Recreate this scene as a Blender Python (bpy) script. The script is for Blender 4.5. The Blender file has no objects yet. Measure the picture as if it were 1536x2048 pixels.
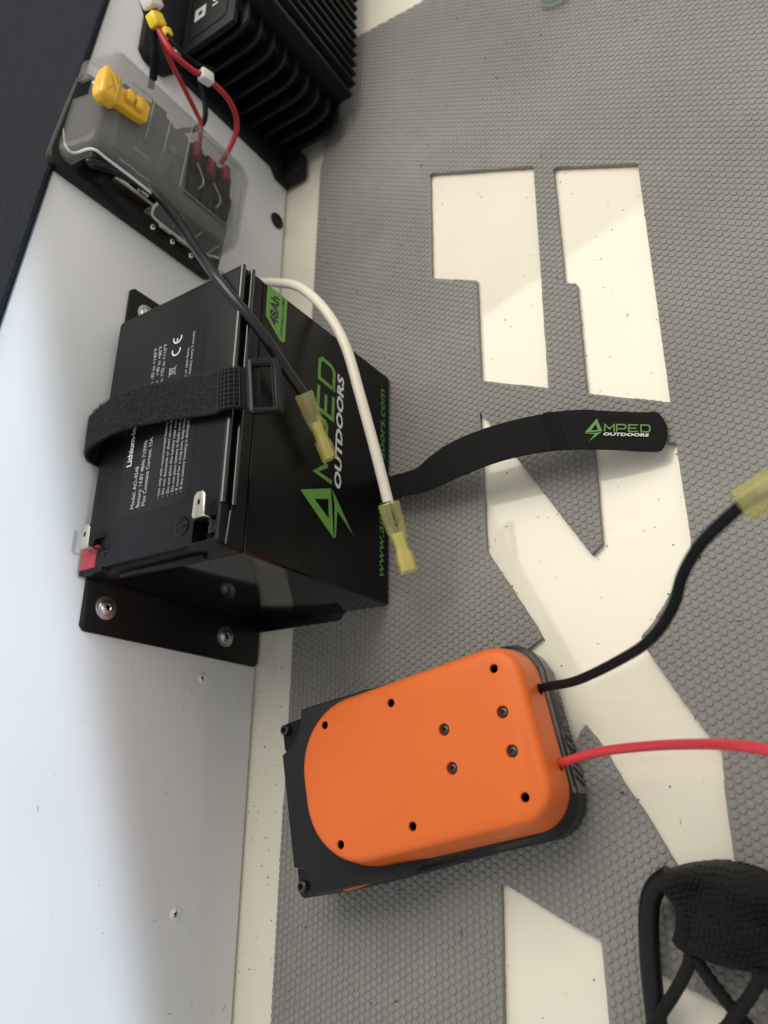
import bpy, bmesh, math, random
import numpy as np
from mathutils import Vector, Matrix

random.seed(7)
sc = bpy.context.scene
col = sc.collection

# ------------------------------------------------------------------ camera
cd = bpy.data.cameras.new('camera')
cam = bpy.data.objects.new('camera', cd)
col.objects.link(cam)
cam.matrix_world = Matrix((
    (0.00607396, 0.93342094, -0.35873174, -0.13027),
    (-0.83202425, -0.19428061, -0.51960629, -0.34543),
    (-0.55470601, 0.30162957, 0.7754488, 0.43944),
    (0, 0, 0, 1)))
cd.sensor_fit = 'AUTO'
cd.sensor_width = 36.0
cd.lens = 36.0 * 1535.0 / 2048.0
cd.clip_start = 0.01
cd.clip_end = 50.0
cd.dof.use_dof = True
cd.dof.focus_distance = 0.47
cd.dof.aperture_fstop = 6.5
sc.camera = cam

# ------------------------------------------------------------------ world and lamps
w = bpy.data.worlds.new('World')
sc.world = w
w.use_nodes = True
w.node_tree.nodes['Background'].inputs[0].default_value = (0.97, 0.97, 0.96, 1)
w.node_tree.nodes['Background'].inputs[1].default_value = 0.58


def area(name, loc, target, sx, sy, power, color, spread=180, roll=0.0):
    l = bpy.data.lights.new(name, 'AREA')
    l.shape = 'RECTANGLE'
    l.size = sx
    l.size_y = sy
    l.energy = power
    l.color = color
    l.spread = math.radians(spread)
    o = bpy.data.objects.new(name, l)
    col.objects.link(o)
    q = (Vector(target) - Vector(loc)).to_track_quat('-Z', 'Y')
    o.rotation_euler = (q.to_matrix() @ Matrix.Rotation(roll, 3, 'Z')).to_euler()
    o.location = loc
    return o


area('ceiling_lamp', (0.72, -0.10, 1.20), (0.24, -0.27, 0.0), 1.10, 0.90, 7.2, (1.0, 0.93, 0.82), spread=125)
area('window_light', (-0.10, -0.70, 0.540), (-0.10, 0.065, 0.380), 1.05, 0.46, 0.98, (0.66, 0.82, 1.0), spread=4, roll=math.radians(19))

sc.view_settings.view_transform = 'Standard'
sc.view_settings.look = 'None'
sc.view_settings.exposure = 0.0
sc.view_settings.gamma = 1.0
sc.view_settings.use_curve_mapping = False
sc.cycles.max_bounces = 10
sc.cycles.transparent_max_bounces = 16

# ------------------------------------------------------------------ materials
M = {}


def mat(name, color, rough=0.5, metal=0.0, spec=0.5, coat=0.0, coat_rough=0.05, trans=0.0, ior=1.45,
        mottle=0.0, mscale=40.0, bump=0.0, bscale=400.0, rvar=0.0, detail=4.0, sheen=0.0):
    m = bpy.data.materials.new(name)
    m.use_nodes = True
    nt = m.node_tree
    N, L = nt.nodes, nt.links
    p = N['Principled BSDF']
    p.inputs['Base Color'].default_value = (*color, 1)
    p.inputs['Roughness'].default_value = rough
    p.inputs['Metallic'].default_value = metal
    p.inputs['Specular IOR Level'].default_value = spec
    p.inputs['Coat Weight'].default_value = coat
    p.inputs['Coat Roughness'].default_value = coat_rough
    p.inputs['Transmission Weight'].default_value = trans
    p.inputs['IOR'].default_value = ior
    p.inputs['Sheen Weight'].default_value = sheen
    tc = N.new('ShaderNodeTexCoord')
    if mottle > 0 or rvar > 0:
        n = N.new('ShaderNodeTexNoise')
        n.inputs['Scale'].default_value = mscale
        n.inputs['Detail'].default_value = detail
        L.new(tc.outputs['Object'], n.inputs['Vector'])
        if mottle > 0:
            r = N.new('ShaderNodeMapRange')
            r.inputs['From Min'].default_value = 0.3
            r.inputs['From Max'].default_value = 0.7
            r.inputs['To Min'].default_value = 1 - mottle
            r.inputs['To Max'].default_value = 1 + mottle
            L.new(n.outputs['Fac'], r.inputs['Value'])
            mx = N.new('ShaderNodeMix')
            mx.data_type = 'RGBA'
            mx.blend_type = 'MULTIPLY'
            mx.inputs[0].default_value = 1.0
            mx.inputs[6].default_value = (*color, 1)
            L.new(r.outputs['Result'], mx.inputs[7])
            L.new(mx.outputs[2], p.inputs['Base Color'])
        if rvar > 0:
            r2 = N.new('ShaderNodeMapRange')
            r2.inputs['From Min'].default_value = 0.3
            r2.inputs['From Max'].default_value = 0.7
            r2.inputs['To Min'].default_value = max(0.01, rough - rvar)
            r2.inputs['To Max'].default_value = rough + rvar
            L.new(n.outputs['Fac'], r2.inputs['Value'])
            L.new(r2.outputs['Result'], p.inputs['Roughness'])
    if bump > 0:
        nb = N.new('ShaderNodeTexNoise')
        nb.inputs['Scale'].default_value = bscale
        nb.inputs['Detail'].default_value = 3.0
        L.new(tc.outputs['Object'], nb.inputs['Vector'])
        b = N.new('ShaderNodeBump')
        b.inputs['Strength'].default_value = bump
        b.inputs['Distance'].default_value = 0.0005
        L.new(nb.outputs['Fac'], b.inputs['Height'])
        L.new(b.outputs['Normal'], p.inputs['Normal'])
    M[name] = m
    return m


mat('gelcoat', (0.80, 0.755, 0.63), 0.05, spec=0.5, mottle=0.03, mscale=9, bump=0.035, bscale=22, rvar=0.03)
mat('wall_white', (0.76, 0.76, 0.765), 0.42, mottle=0.035, mscale=6, bump=0.05, bscale=300, spec=0.4)
mat('ledge_dark', (0.011, 0.0135, 0.019), 0.62, mottle=0.3, mscale=260, bump=0.4, bscale=1200, spec=0.12)
mat('eva', (0.255, 0.244, 0.226), 0.66, mottle=0.12, mscale=7, bump=0.15, bscale=2500, spec=0.4)
mat('case_black', (0.006, 0.006, 0.007), 0.10, spec=0.5, bump=0.012, bscale=60, rvar=0.03, mscale=30)
mat('case_front', (0.0055, 0.0055, 0.0062), 0.30, spec=0.22, bump=0.02, bscale=60, rvar=0.03, mscale=30)
mat('lid_black', (0.0065, 0.007, 0.0085), 0.34, spec=0.22, bump=0.05, bscale=1500, rvar=0.04, mscale=50)
mat('label_black', (0.008, 0.0085, 0.0095), 0.26, spec=0.26)
mat('bracket_black', (0.004, 0.0043, 0.0055), 0.40, bump=0.06, bscale=1500, spec=0.3)
mat('green', (0.14, 0.33, 0.065), 0.4, spec=0.3)
mat('green_dim', (0.12, 0.28, 0.06), 0.6)
mat('white_print', (0.72, 0.72, 0.70), 0.4)
mat('grey_print', (0.42, 0.43, 0.43), 0.45)
mat('black_print', (0.008, 0.008, 0.008), 0.4)
mat('chrome', (0.66, 0.66, 0.65), 0.32, metal=1.0, bump=0.05, bscale=500)
mat('nickel', (0.66, 0.62, 0.52), 0.22, metal=1.0, bump=0.03, bscale=900)
mat('steel_dark', (0.075, 0.07, 0.066), 0.35, metal=0.85)
mat('red_plastic', (0.50, 0.03, 0.05), 0.25, coat=0.3)
mat('orange', (0.74, 0.145, 0.022), 0.42, bump=0.06, bscale=2600, mottle=0.015, mscale=30, spec=0.4)
mat('tool_black', (0.008, 0.0076, 0.0078), 0.32, bump=0.10, bscale=2200, spec=0.35)
mat('tool_lit_grey', (0.15, 0.142, 0.125), 0.50, bump=0.08, bscale=2200)  # light on the black base front, put into the colour as grey
mat('hole_shade', (0.004, 0.003, 0.003), 0.8)  # near-black that paints in the shade inside holes
mat('wire_black', (0.0075, 0.0095, 0.0115), 0.48, spec=0.12, bump=0.04, bscale=900)
mat('wire_grey', (0.010, 0.0115, 0.0135), 0.24, bump=0.03, bscale=500)
mat('wire_white', (0.76, 0.71, 0.60), 0.38, mottle=0.02, mscale=90)
mat('wire_red', (0.42, 0.022, 0.03), 0.36, bump=0.03, bscale=700)
mat('cable_red', (0.60, 0.045, 0.06), 0.40, bump=0.03, bscale=700)
mat('webbing', (0.008, 0.008, 0.0085), 0.8, bump=0.5, bscale=3000, sheen=0.03, spec=0.2)
mat('fuzz', (0.045, 0.047, 0.053), 0.75, sheen=0.1, spec=0.25)
mat('buckle_black', (0.013, 0.013, 0.014), 0.36, spec=0.35, bump=0.05, bscale=1500)
mat('yellow_plastic', (0.80, 0.46, 0.03), 0.32, coat=0.2)
mat('yellow_tap', (0.82, 0.58, 0.02), 0.35, coat=0.2)
mat('nylon_white', (0.70, 0.68, 0.62), 0.45)
mat('fin_black', (0.0045, 0.005, 0.0065), 0.48, bump=0.08, bscale=1600, spec=0.3)
mat('knit', (0.0058, 0.0058, 0.0053), 0.62, sheen=0.03, spec=0.3)
mat('rubber', (0.006, 0.006, 0.007), 0.42, spec=0.35)
mat('debris', (0.035, 0.025, 0.018), 0.8)
mat('debris_pale', (0.45, 0.38, 0.26), 0.8)
mat('shrink_core', (0.66, 0.60, 0.30), 0.35)
mat('bead_black', (0.008, 0.008, 0.009), 0.14, spec=1.0)
mat('fuse_red', (0.24, 0.012, 0.02), 0.22, coat=0.3)
mat('yellow_dark', (0.50, 0.25, 0.02), 0.4)
mat('putty', (0.30, 0.29, 0.27), 0.6, bump=0.3, bscale=1500)


def mix_glass(name, tint, body, alpha, rough):
    """Cheap moulded clear plastic: see-through tint plus a glossy, slightly milky body."""
    m = bpy.data.materials.new(name)
    m.use_nodes = True
    nt = m.node_tree
    N, L = nt.nodes, nt.links
    p = N['Principled BSDF']
    p.inputs['Base Color'].default_value = (*body, 1)
    p.inputs['Roughness'].default_value = rough
    p.inputs['Specular IOR Level'].default_value = 0.7
    t = N.new('ShaderNodeBsdfTransparent')
    t.inputs[0].default_value = (*tint, 1)
    mx = N.new('ShaderNodeMixShader')
    mx.inputs[0].default_value = alpha
    L.new(t.outputs[0], mx.inputs[1])
    L.new(p.outputs[0], mx.inputs[2])
    L.new(mx.outputs[0], N['Material Output'].inputs[0])
    M[name] = m
    return m


mix_glass('smoke_clear', (0.93, 0.93, 0.925), (0.46, 0.46, 0.45), 0.17, 0.05)
mix_glass('window_clear', (0.93, 0.93, 0.925), (0.20, 0.20, 0.20), 0.10, 0.08)
mix_glass('bright_rim', (0.9, 0.9, 0.9), (0.85, 0.85, 0.85), 0.70, 0.10)  # whitened body puts the thick edges' highlight into the colour
mix_glass('clear_edge', (0.92, 0.92, 0.92), (0.60, 0.60, 0.59), 0.20, 0.08)
mix_glass('shrink_yellow', (0.95, 0.92, 0.62), (0.80, 0.74, 0.33), 0.27, 0.13)
mix_glass('clear_plastic', (0.90, 0.93, 0.90), (0.52, 0.56, 0.51), 0.22, 0.10)

# knit and webbing weave bumps
def weave(mname, scale, strength):
    nt = M[mname].node_tree
    N, L = nt.nodes, nt.links
    tc = N.new('ShaderNodeTexCoord')
    wv = []
    for d in ('X', 'Y'):
        t = N.new('ShaderNodeTexWave')
        t.bands_direction = d
        t.inputs['Scale'].default_value = scale
        t.inputs['Distortion'].default_value = 1.6
        t.inputs['Detail'].default_value = 1.5
        L.new(tc.outputs['Object'], t.inputs['Vector'])
        wv.append(t)
    a = N.new('ShaderNodeMath')
    a.operation = 'MULTIPLY'
    L.new(wv[0].outputs['Fac'], a.inputs[0])
    L.new(wv[1].outputs['Fac'], a.inputs[1])
    b = N.new('ShaderNodeBump')
    b.inputs['Strength'].default_value = strength
    b.inputs['Distance'].default_value = 0.0012
    L.new(a.outputs[0], b.inputs['Height'])
    p = N['Principled BSDF']
    for l in list(p.inputs['Normal'].links):
        L.remove(l)
    L.new(b.outputs['Normal'], p.inputs['Normal'])


weave('knit', 260.0, 0.6)
weave('webbing', 260.0, 0.5)

# ------------------------------------------------------------------ helpers
def root(name, loc, label, cat, rot=0.0, group=None):
    o = bpy.data.objects.new(name, None)
    col.objects.link(o)
    o.empty_display_size = 0.01
    o.location = loc
    o.rotation_euler = (0, 0, rot)
    o['label'] = label
    o['category'] = cat
    if group:
        o['group'] = group
    o['_inv'] = 0
    INV[o.name] = (Matrix.Translation(Vector(loc)) @ Matrix.Rotation(rot, 4, 'Z')).inverted()
    del o['_inv']
    return o


INV = {}


def link(name, me, m, parent=None, local=False, smooth=35, label=None, kind=None):
    """Mesh in world coordinates -> object; below a thing the coordinates become local to it."""
    if parent is not None:
        inv = INV[parent.name]
        if not local:
            me.transform(inv)
    if m is not None:
        me.materials.clear()
        me.materials.append(M[m] if isinstance(m, str) else m)
    if smooth:
        for p in me.polygons:
            p.use_smooth = True
        me.set_sharp_from_angle(angle=math.radians(smooth))
    o = bpy.data.objects.new(name, me)
    col.objects.link(o)
    if parent is not None:
        o.parent = parent
        INV[o.name] = INV[parent.name]
    if label:
        o['label'] = label
    if kind:
        o['kind'] = kind
    return o


def bm_mesh(bm, name='m'):
    bmesh.ops.recalc_face_normals(bm, faces=bm.faces)
    me = bpy.data.meshes.new(name)
    bm.to_mesh(me)
    bm.free()
    return me


def box_bm(x0, x1, y0, y1, z0, z1, bev=0.0, seg=2, bm=None):
    b = bmesh.new()
    v = [b.verts.new((x, y, z)) for x in (x0, x1) for y in (y0, y1) for z in (z0, z1)]
    for f in ((0, 1, 3, 2), (4, 6, 7, 5), (0, 4, 5, 1), (2, 3, 7, 6), (0, 2, 6, 4), (1, 5, 7, 3)):
        b.faces.new([v[i] for i in f])
    bmesh.ops.recalc_face_normals(b, faces=b.faces)
    if bev > 0:
        bmesh.ops.bevel(b, geom=list(b.edges), offset=bev, segments=seg, affect='EDGES', profile=0.5)
    if bm is None:
        return b
    me = bpy.data.meshes.new('t')
    b.to_mesh(me)
    b.free()
    bm.from_mesh(me)
    bpy.data.meshes.remove(me)
    return bm


def box(name, x0, x1, y0, y1, z0, z1, m, parent=None, bev=0.0, seg=2, **k):
    return link(name, bm_mesh(box_bm(x0, x1, y0, y1, z0, z1, bev, seg)), m, parent, **k)


def prism_bm(poly, z0, z1, bev=0.0, seg=2, fn=None):
    """Polygon (a,b) extruded from z0 to z1; fn maps (a,b,h) to world."""
    b = bmesh.new()
    lo = [b.verts.new((p[0], p[1], z0)) for p in poly]
    hi = [b.verts.new((p[0], p[1], z1)) for p in poly]
    n = len(poly)
    b.faces.new(lo[::-1])
    b.faces.new(hi)
    for i in range(n):
        b.faces.new((lo[i], lo[(i + 1) % n], hi[(i + 1) % n], hi[i]))
    bmesh.ops.recalc_face_normals(b, faces=b.faces)
    if bev > 0:
        e = [e for e in b.edges if e.calc_face_angle(0) > 0.6]
        bmesh.ops.bevel(b, geom=e, offset=bev, segments=seg, affect='EDGES', profile=0.5)
    if fn:
        for v in b.verts:
            v.co = fn(*v.co)
    return b


def loft_me(rings, cap=True):
    n = len(rings[0])
    vs = [tuple(p) for r in rings for p in r]
    fs = []
    for k in range(len(rings) - 1):
        for i in range(n):
            j = (i + 1) % n
            fs.append((k * n + i, k * n + j, (k + 1) * n + j, (k + 1) * n + i))
    if cap:
        fs.append(tuple(range(n))[::-1])
        fs.append(tuple(range((len(rings) - 1) * n, len(rings) * n)))
    me = bpy.data.meshes.new('loft')
    me.from_pydata(vs, [], fs)
    b = bmesh.new()
    b.from_mesh(me)
    bmesh.ops.recalc_face_normals(b, faces=b.faces)
    b.to_mesh(me)
    b.free()
    return me


def spline(pts, sub=8):
    P = [Vector(p) for p in pts]
    P = [P[0] * 2 - P[1]] + P + [P[-1] * 2 - P[-2]]
    out = []
    for i in range(1, len(P) - 2):
        a, b, c, d = P[i - 1], P[i], P[i + 1], P[i + 2]
        for k in range(sub):
            t = k / sub
            out.append(0.5 * ((2 * b) + (c - a) * t + (2 * a - 5 * b + 4 * c - d) * t * t + (3 * b - a - 3 * c + d) * t ** 3))
    out.append(P[-2])
    return out


def frames(path):
    T = [(path[min(i + 1, len(path) - 1)] - path[max(i - 1, 0)]).normalized() for i in range(len(path))]
    n = T[0].orthogonal().normalized()
    F = []
    for t in T:
        n = (n - t * n.dot(t)).normalized()
        F.append((t, n, t.cross(n)))
    return F


def tube_me(pts, r, sub=8, seg=14, wob=0.0):
    path = spline(pts, sub)
    rings = []
    for i, (p, (t, n, b)) in enumerate(zip(path, frames(path))):
        rr = r(i / (len(path) - 1)) if callable(r) else r
        rr *= 1 + wob * math.sin(i * 1.7)
        rings.append([p + (n * math.cos(a) + b * math.sin(a)) * rr for a in [2 * math.pi * k / seg for k in range(seg)]])
    return loft_me(rings)


def tube(name, pts, r, m, parent=None, sub=8, seg=14, wob=0.0, **k):
    return link(name, tube_me(pts, r, sub, seg, wob), m, parent, **k)


def lathe_me(profile, c, axis, seg=24, up=None):
    """Profile [(radius, height)] turned about axis through c."""
    ax = Vector(axis).normalized()
    n = ax.orthogonal().normalized() if up is None else Vector(up)
    b = ax.cross(n)
    rings = [[Vector(c) + ax * h + (n * math.cos(a) + b * math.sin(a)) * r for a in [2 * math.pi * k / seg for k in range(seg)]] for r, h in profile]
    return loft_me(rings)


def fill_me(polys, fn, h=0.0002):
    """2D outlines (outer and holes) filled and thickened, then mapped by fn(a, b, c)."""
    cu = bpy.data.curves.new('c', 'CURVE')
    cu.dimensions = '2D'
    cu.fill_mode = 'BOTH'
    cu.extrude = h / 2
    for poly in polys:
        s = cu.splines.new('POLY')
        s.points.add(len(poly) - 1)
        for i, p in enumerate(poly):
            s.points[i].co = (p[0] * 100, p[1] * 100, 0, 1)
        s.use_cyclic_u = True
    cu.extrude = h * 50
    o = bpy.data.objects.new('c', cu)
    col.objects.link(o)
    dg = bpy.context.evaluated_depsgraph_get()
    me = bpy.data.meshes.new_from_object(o.evaluated_get(dg))
    bpy.data.objects.remove(o)
    for v in me.vertices:
        v.co = fn(v.co.x / 100, v.co.y / 100, v.co.z / 100 + h / 2)
    return me


def frame_fn(o, xd, yd):
    o, xd, yd = Vector(o), Vector(xd).normalized(), Vector(yd).normalized()
    zd = xd.cross(yd)
    return lambda a, b, c: o + xd * a + yd * b + zd * c


def text_me(s, size, fn, width=None, shear=0.0, bold=0.0, align='LEFT', h=0.00015, spacing=1.0):
    cu = bpy.data.curves.new('t', 'FONT')
    cu.body = s
    cu.size = 1.0
    cu.shear = shear
    cu.offset = bold
    cu.align_x = align
    cu.space_character = spacing
    cu.resolution_u = 2
    o = bpy.data.objects.new('t', cu)
    col.objects.link(o)
    dg = bpy.context.evaluated_depsgraph_get()
    me = bpy.data.meshes.new_from_object(o.evaluated_get(dg))
    bpy.data.objects.remove(o)
    xs = [v.co.x for v in me.vertices]
    w0 = max(xs) - min(xs)
    sx = size if width is None else width / w0
    for v in me.vertices:
        v.co = fn(v.co.x * sx, v.co.y * size, h)
    return me


def strokes_me(lines, wd, fn, h=0.0002):
    """Thick polylines with mitred joints."""
    b = bmesh.new()
    for ln in lines:
        P = [Vector(p) for p in ln]
        n = len(P)
        L, R = [], []
        for i in range(n):
            d0 = (P[i] - P[i - 1]).normalized() if i > 0 else (P[1] - P[0]).normalized()
            d1 = (P[i + 1] - P[i]).normalized() if i < n - 1 else d0
            n0, n1 = Vector((-d0.y, d0.x)), Vector((-d1.y, d1.x))
            m_ = (n0 + n1)
            m_ = m_.normalized() if m_.length > 1e-6 else n0
            k = wd / 2 / max(0.45, m_.dot(n0))
            L.append(b.verts.new(fn(*(P[i] + m_ * k), h)))
            R.append(b.verts.new(fn(*(P[i] - m_ * k), h)))
        for i in range(n - 1):
            b.faces.new((L[i], R[i], R[i + 1], L[i + 1]))
    me = bpy.data.meshes.new('s')
    b.to_mesh(me)
    b.free()
    return me


def boolean(me, cutters):
    a = bpy.data.objects.new('a', me)
    col.objects.link(a)
    bm = bmesh.new()
    for c in cutters:
        bm.from_mesh(c)
    cm = bm_mesh(bm)
    c = bpy.data.objects.new('b', cm)
    col.objects.link(c)
    md = a.modifiers.new('b', 'BOOLEAN')
    md.object = c
    md.operation = 'DIFFERENCE'
    md.solver = 'EXACT'
    dg = bpy.context.evaluated_depsgraph_get()
    r = bpy.data.meshes.new_from_object(a.evaluated_get(dg))
    bpy.data.objects.remove(a)
    bpy.data.objects.remove(c)
    return r


def solidify(me, t):
    a = bpy.data.objects.new('a', me)
    col.objects.link(a)
    md = a.modifiers.new('s', 'SOLIDIFY')
    md.thickness = t
    md.offset = 0
    dg = bpy.context.evaluated_depsgraph_get()
    r = bpy.data.meshes.new_from_object(a.evaluated_get(dg))
    bpy.data.objects.remove(a)
    return r


def rrect(x0, x1, y0, y1, r, n=6):
    out = []
    for cx, cy, a0 in ((x1 - r, y0 + r, -90), (x1 - r, y1 - r, 0), (x0 + r, y1 - r, 90), (x0 + r, y0 + r, 180)):
        for k in range(n + 1):
            a = math.radians(a0 + 90 * k / n)
            out.append((cx + r * math.cos(a), cy + r * math.sin(a)))
    return out


def copy_part(o, name, delta, parent):
    c = o.copy()
    c.name = name
    col.objects.link(c)
    c.parent = parent
    c.location = Vector(o.location) + INV[parent.name].to_3x3() @ Vector(delta)
    INV[c.name] = INV[parent.name]
    for ch in list(o.children):
        d = ch.copy()
        col.objects.link(d)
        d.parent = c
    return c


def struct(o):
    o['kind'] = 'structure'
    return o


# ------------------------------------------------------------------ the setting
YW = 0.0651
fl = struct(box('floor', -0.62, 1.15, -0.75, 0.30, -0.03, 0.0, 'gelcoat', smooth=0))

# wall panel: bottom edge 1.5 mm clear of the floor, two drilled holes and a hole under the black plug
wl = box_bm(-0.62, 1.15, YW, YW + 0.02, 0.0026, 0.34, 0.0012, 2)
for v in wl.verts:                         # top edge follows the slope of the ledge above it
    if v.co.z > 0.2:
        v.co.z += -0.34 + 0.2596 - 0.088 * v.co.x - 0.005
wme = bm_mesh(wl)
holes = [(-0.0461, 0.0554, 0.0016), (-0.1941, 0.0602, 0.0018)]
wme = boolean(wme, [lathe_me([(0.0001, -0.001), (r + 0.0006, -0.0008), (r, 0.0006), (r, 0.012), (0.0001, 0.012)], (x, YW, z), (0, 1, 0), 18) for x, z, r in holes])
wall = struct(link('wall', wme, 'wall_white'))
INV[wall.name] = Matrix.Identity(4)
random.seed(3)
for x, z, r in holes:
    # ragged lip of torn paint round each drilled hole
    b = bmesh.new()
    n = 22
    ri, ro = [], []
    md = []
    for k in range(n):
        a = 2 * math.pi * k / n
        j = 1 + random.uniform(-0.12, 0.3)
        ri.append(b.verts.new((x + math.cos(a) * r, YW - 0.0002, z + math.sin(a) * r)))
        md.append(b.verts.new((x + math.cos(a) * r * 1.35, YW - 0.0017 * random.uniform(0.3, 1.2), z + math.sin(a) * r * 1.35)))
        ro.append(b.verts.new((x + math.cos(a) * r * 2.2 * j, YW - 0.00005, z + math.sin(a) * r * 2.2 * j)))
    for k in range(n):
        l = (k + 1) % n
        b.faces.new((ri[k], ri[l], md[l], md[k]))
        b.faces.new((md[k], md[l], ro[l], ro[k]))
    link('drilled_hole_lip', bm_mesh(b), 'wall_white', wall, smooth=70)
    link('drilled_hole_shade', lathe_me([(r * 0.98, 0.0012), (r * 0.98, 0.0115)], (x, YW, z), (0, 1, 0), 14), 'hole_shade', wall)  # dark core stands in for the shade down the hole

vs, fs = [], []
for i in range(46):
    x, z = random.uniform(-0.30, 0.0), random.uniform(0.01, 0.17)
    if x > -0.04 and z > 0.0:
        x -= 0.05
    q = random.uniform(0.0002, 0.0007)
    a = random.uniform(0, 3.14)
    l = q * random.choice((1, 1, 2, 4))
    b0 = len(vs)
    for dx, dz in ((-l, 0), (0, -q * 0.6), (l, 0), (0, q * 0.6)):
        vs.append((x + dx * math.cos(a) - dz * math.sin(a), YW - 0.0001, z + dx * math.sin(a) + dz * math.cos(a)))
    fs.append((b0, b0 + 1, b0 + 2, b0 + 3))
me = bpy.data.meshes.new('scuffs')
me.from_pydata(vs, [], fs)
link('scuff_marks', me, 'putty', wall, smooth=0, kind='stuff')

# dark ledge running along the top of the wall, its lip sloping gently
def ledge_pt(x, dz, y):
    return (x, y, 0.2596 - 0.088 * x + dz)


lr = []
for x in (-0.62, -0.2, 0.15, 0.45, 1.15):
    lr.append([ledge_pt(x, -0.0035, 0.0635), ledge_pt(x, -0.0015, 0.0622), ledge_pt(x, 0.0005, 0.0630), ledge_pt(x, 0.0020, 0.066),
               ledge_pt(x, 0.004, 0.45), ledge_pt(x, -0.0035, 0.45)])
ledge = struct(link('ledge', loft_me(lr), 'ledge_dark'))

# ------------------------------------------------------------------ grey deck mat with cut-out lettering
MZ = 0.0039
random.seed(11)


def jag(poly, step=0.004, amp=0.00022):
    out = []
    for i, p in enumerate(poly):
        q = poly[(i + 1) % len(poly)]
        d = math.hypot(q[0] - p[0], q[1] - p[1])
        n = max(1, int(d / step))
        for k in range(n):
            t = k / n
            a = amp if k else 0
            out.append((p[0] + (q[0] - p[0]) * t + random.uniform(-a, a), p[1] + (q[1] - p[1]) * t + random.uniform(-a, a)))
    return out


CUT = [
    [(.3669, -.0975), (.3246, -.1882), (.1328, -.1856), (.1546, -.1361), (.2410, -.1364), (.2600, -.0975)],
    [(.3154, -.2031), (.2854, -.2627), (.0990, -.2614), (.1206, -.2111), (.2064, -.2118), (.2103, -.2035)],
    [(0.1302, -0.1342), (0.0850, -0.1616), (0.0124, -0.2043), (0.0184, -0.2113), (0.0771, -0.2123), (0.0908, -0.2119), (0.0716, -0.2612), (0.0155, -0.2617), (0.0000, -0.2605), (-0.0344, -0.2342), (-0.0402, -0.2279), (-0.0495, -0.2313), (-0.0760, -0.2456), (-0.0974, -0.2580), (-0.1029, -0.2618), (-0.1246, -0.2603), (-0.1524, -0.2602), (-0.1574, -0.2611), (-0.1685, -0.2608), (-0.1719, -0.2408), (-0.1560, -0.2319), (-0.1331, -0.2198), (-0.1157, -0.2087), (-0.1003, -0.2014), (-0.0862, -0.1913), (-0.0952, -0.1850), (-0.1366, -0.1550), (-0.1369, -0.1363), (-0.0693, -0.1399), (-0.0423, -0.1554), (-0.0343, -0.1689), (-0.0262, -0.1653), (0.0270, -0.1346), (0.0825, -0.1345)],
    [(-0.1691, -0.1346), (-0.1782, -0.1539), (-0.1870, -0.1732), (-0.1936, -0.1893), (-0.1962, -0.1901), (-0.2303, -0.1906), (-0.2615, -0.1907), (-0.2713, -0.1326), (-0.2378, -0.1325)],
    [(-0.2045, -0.2140), (-0.2124, -0.2363), (-0.2209, -0.2551), (-0.2358, -0.2549), (-0.2423, -0.2108)],
]
OUT = [(.5872, -.0034), (.4352, .0215), (-.0107, .0277), (-.2589, .0300), (-.40, .031), (-.40, -.46), (.50, -.46), (.5650, -.22)]
OUTJ = jag(OUT)
CUTJ = [jag(c) for c in CUT]
me = fill_me([OUTJ] + CUTJ, lambda a, b, c: Vector((a, b, c + 0.0002)), MZ - 0.0002)
mat_o = link('deck_mat', me, 'eva', smooth=0)
mat_o['label'] = 'grey studded foam deck mat with cut-out lettering showing the cream floor'
mat_o['category'] = 'mat'
INV[mat_o.name] = Matrix.Identity(4)


def inside(poly, X, Y):
    r = np.zeros(X.shape, bool)
    n = len(poly)
    for i in range(n):
        x0, y0 = poly[i]
        x1, y1 = poly[(i + 1) % n]
        if y0 == y1:
            continue
        c = ((y0 > Y) != (y1 > Y)) & (X < (x1 - x0) * (Y - y0) / (y1 - y0) + x0)
        r ^= c
    return r


def in_mat(X, Y):
    r = inside(OUT, X, Y)
    for c in CUT:
        r &= ~inside(c, X, Y)
    return r


SEGS = []
for poly in [OUT] + CUT:
    for i in range(len(poly)):
        SEGS.append((poly[i], poly[(i + 1) % len(poly)]))


def nearest(X, Y):
    bd = np.full(X.shape, 1e9)
    bx, by = X.copy(), Y.copy()
    for (x0, y0), (x1, y1) in SEGS:
        dx, dy = x1 - x0, y1 - y0
        t = np.clip(((X - x0) * dx + (Y - y0) * dy) / (dx * dx + dy * dy), 0, 1)
        qx, qy = x0 + t * dx, y0 + t * dy
        d = np.hypot(X - qx, Y - qy)
        k = d < bd
        bd[k] = d[k]
        bx[k] = qx[k]
        by[k] = qy[k]
    return bx, by, bd


PITCH = 0.00476
gx, gy = [], []
rows = int(0.50 / (PITCH * 0.866))
for j in range(rows):
    y = 0.0335 - j * PITCH * 0.866
    x = np.arange(-0.395, 0.59, PITCH) + (PITCH / 2 if j % 2 else 0)
    gx.append(x)
    gy.append(np.full(x.shape, y))
gx, gy = np.concatenate(gx), np.concatenate(gy)
bx, by, bd = nearest(gx, gy)
ok = in_mat(gx, gy) | (bd < 0.0006)
gx, gy, bd = gx[ok], gy[ok], bd[ok]
rng = np.random.default_rng(5)
SEG = 10
prof = [(0.00203, 0.0), (0.00196, 0.00052), (0.00178, 0.00071), (0.00128, 0.00076)]
vs, fs, base = [], [], 0
ang = np.arange(SEG) * 2 * np.pi / SEG
nst = len(gx)
hh = rng.uniform(0.88, 1.1, nst)
rr = rng.uniform(0.96, 1.04, nst)
cols_ = []
for r, h in prof:
    cols_.append(np.stack([gx[:, None] + np.cos(ang) * r * rr[:, None], gy[:, None] + np.sin(ang) * r * rr[:, None],
                           np.repeat((MZ - 0.00005 + h * hh)[:, None], SEG, 1)], -1))
cen = np.stack([gx, gy, MZ + 0.00074 * hh], -1)[:, None, :]
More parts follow.
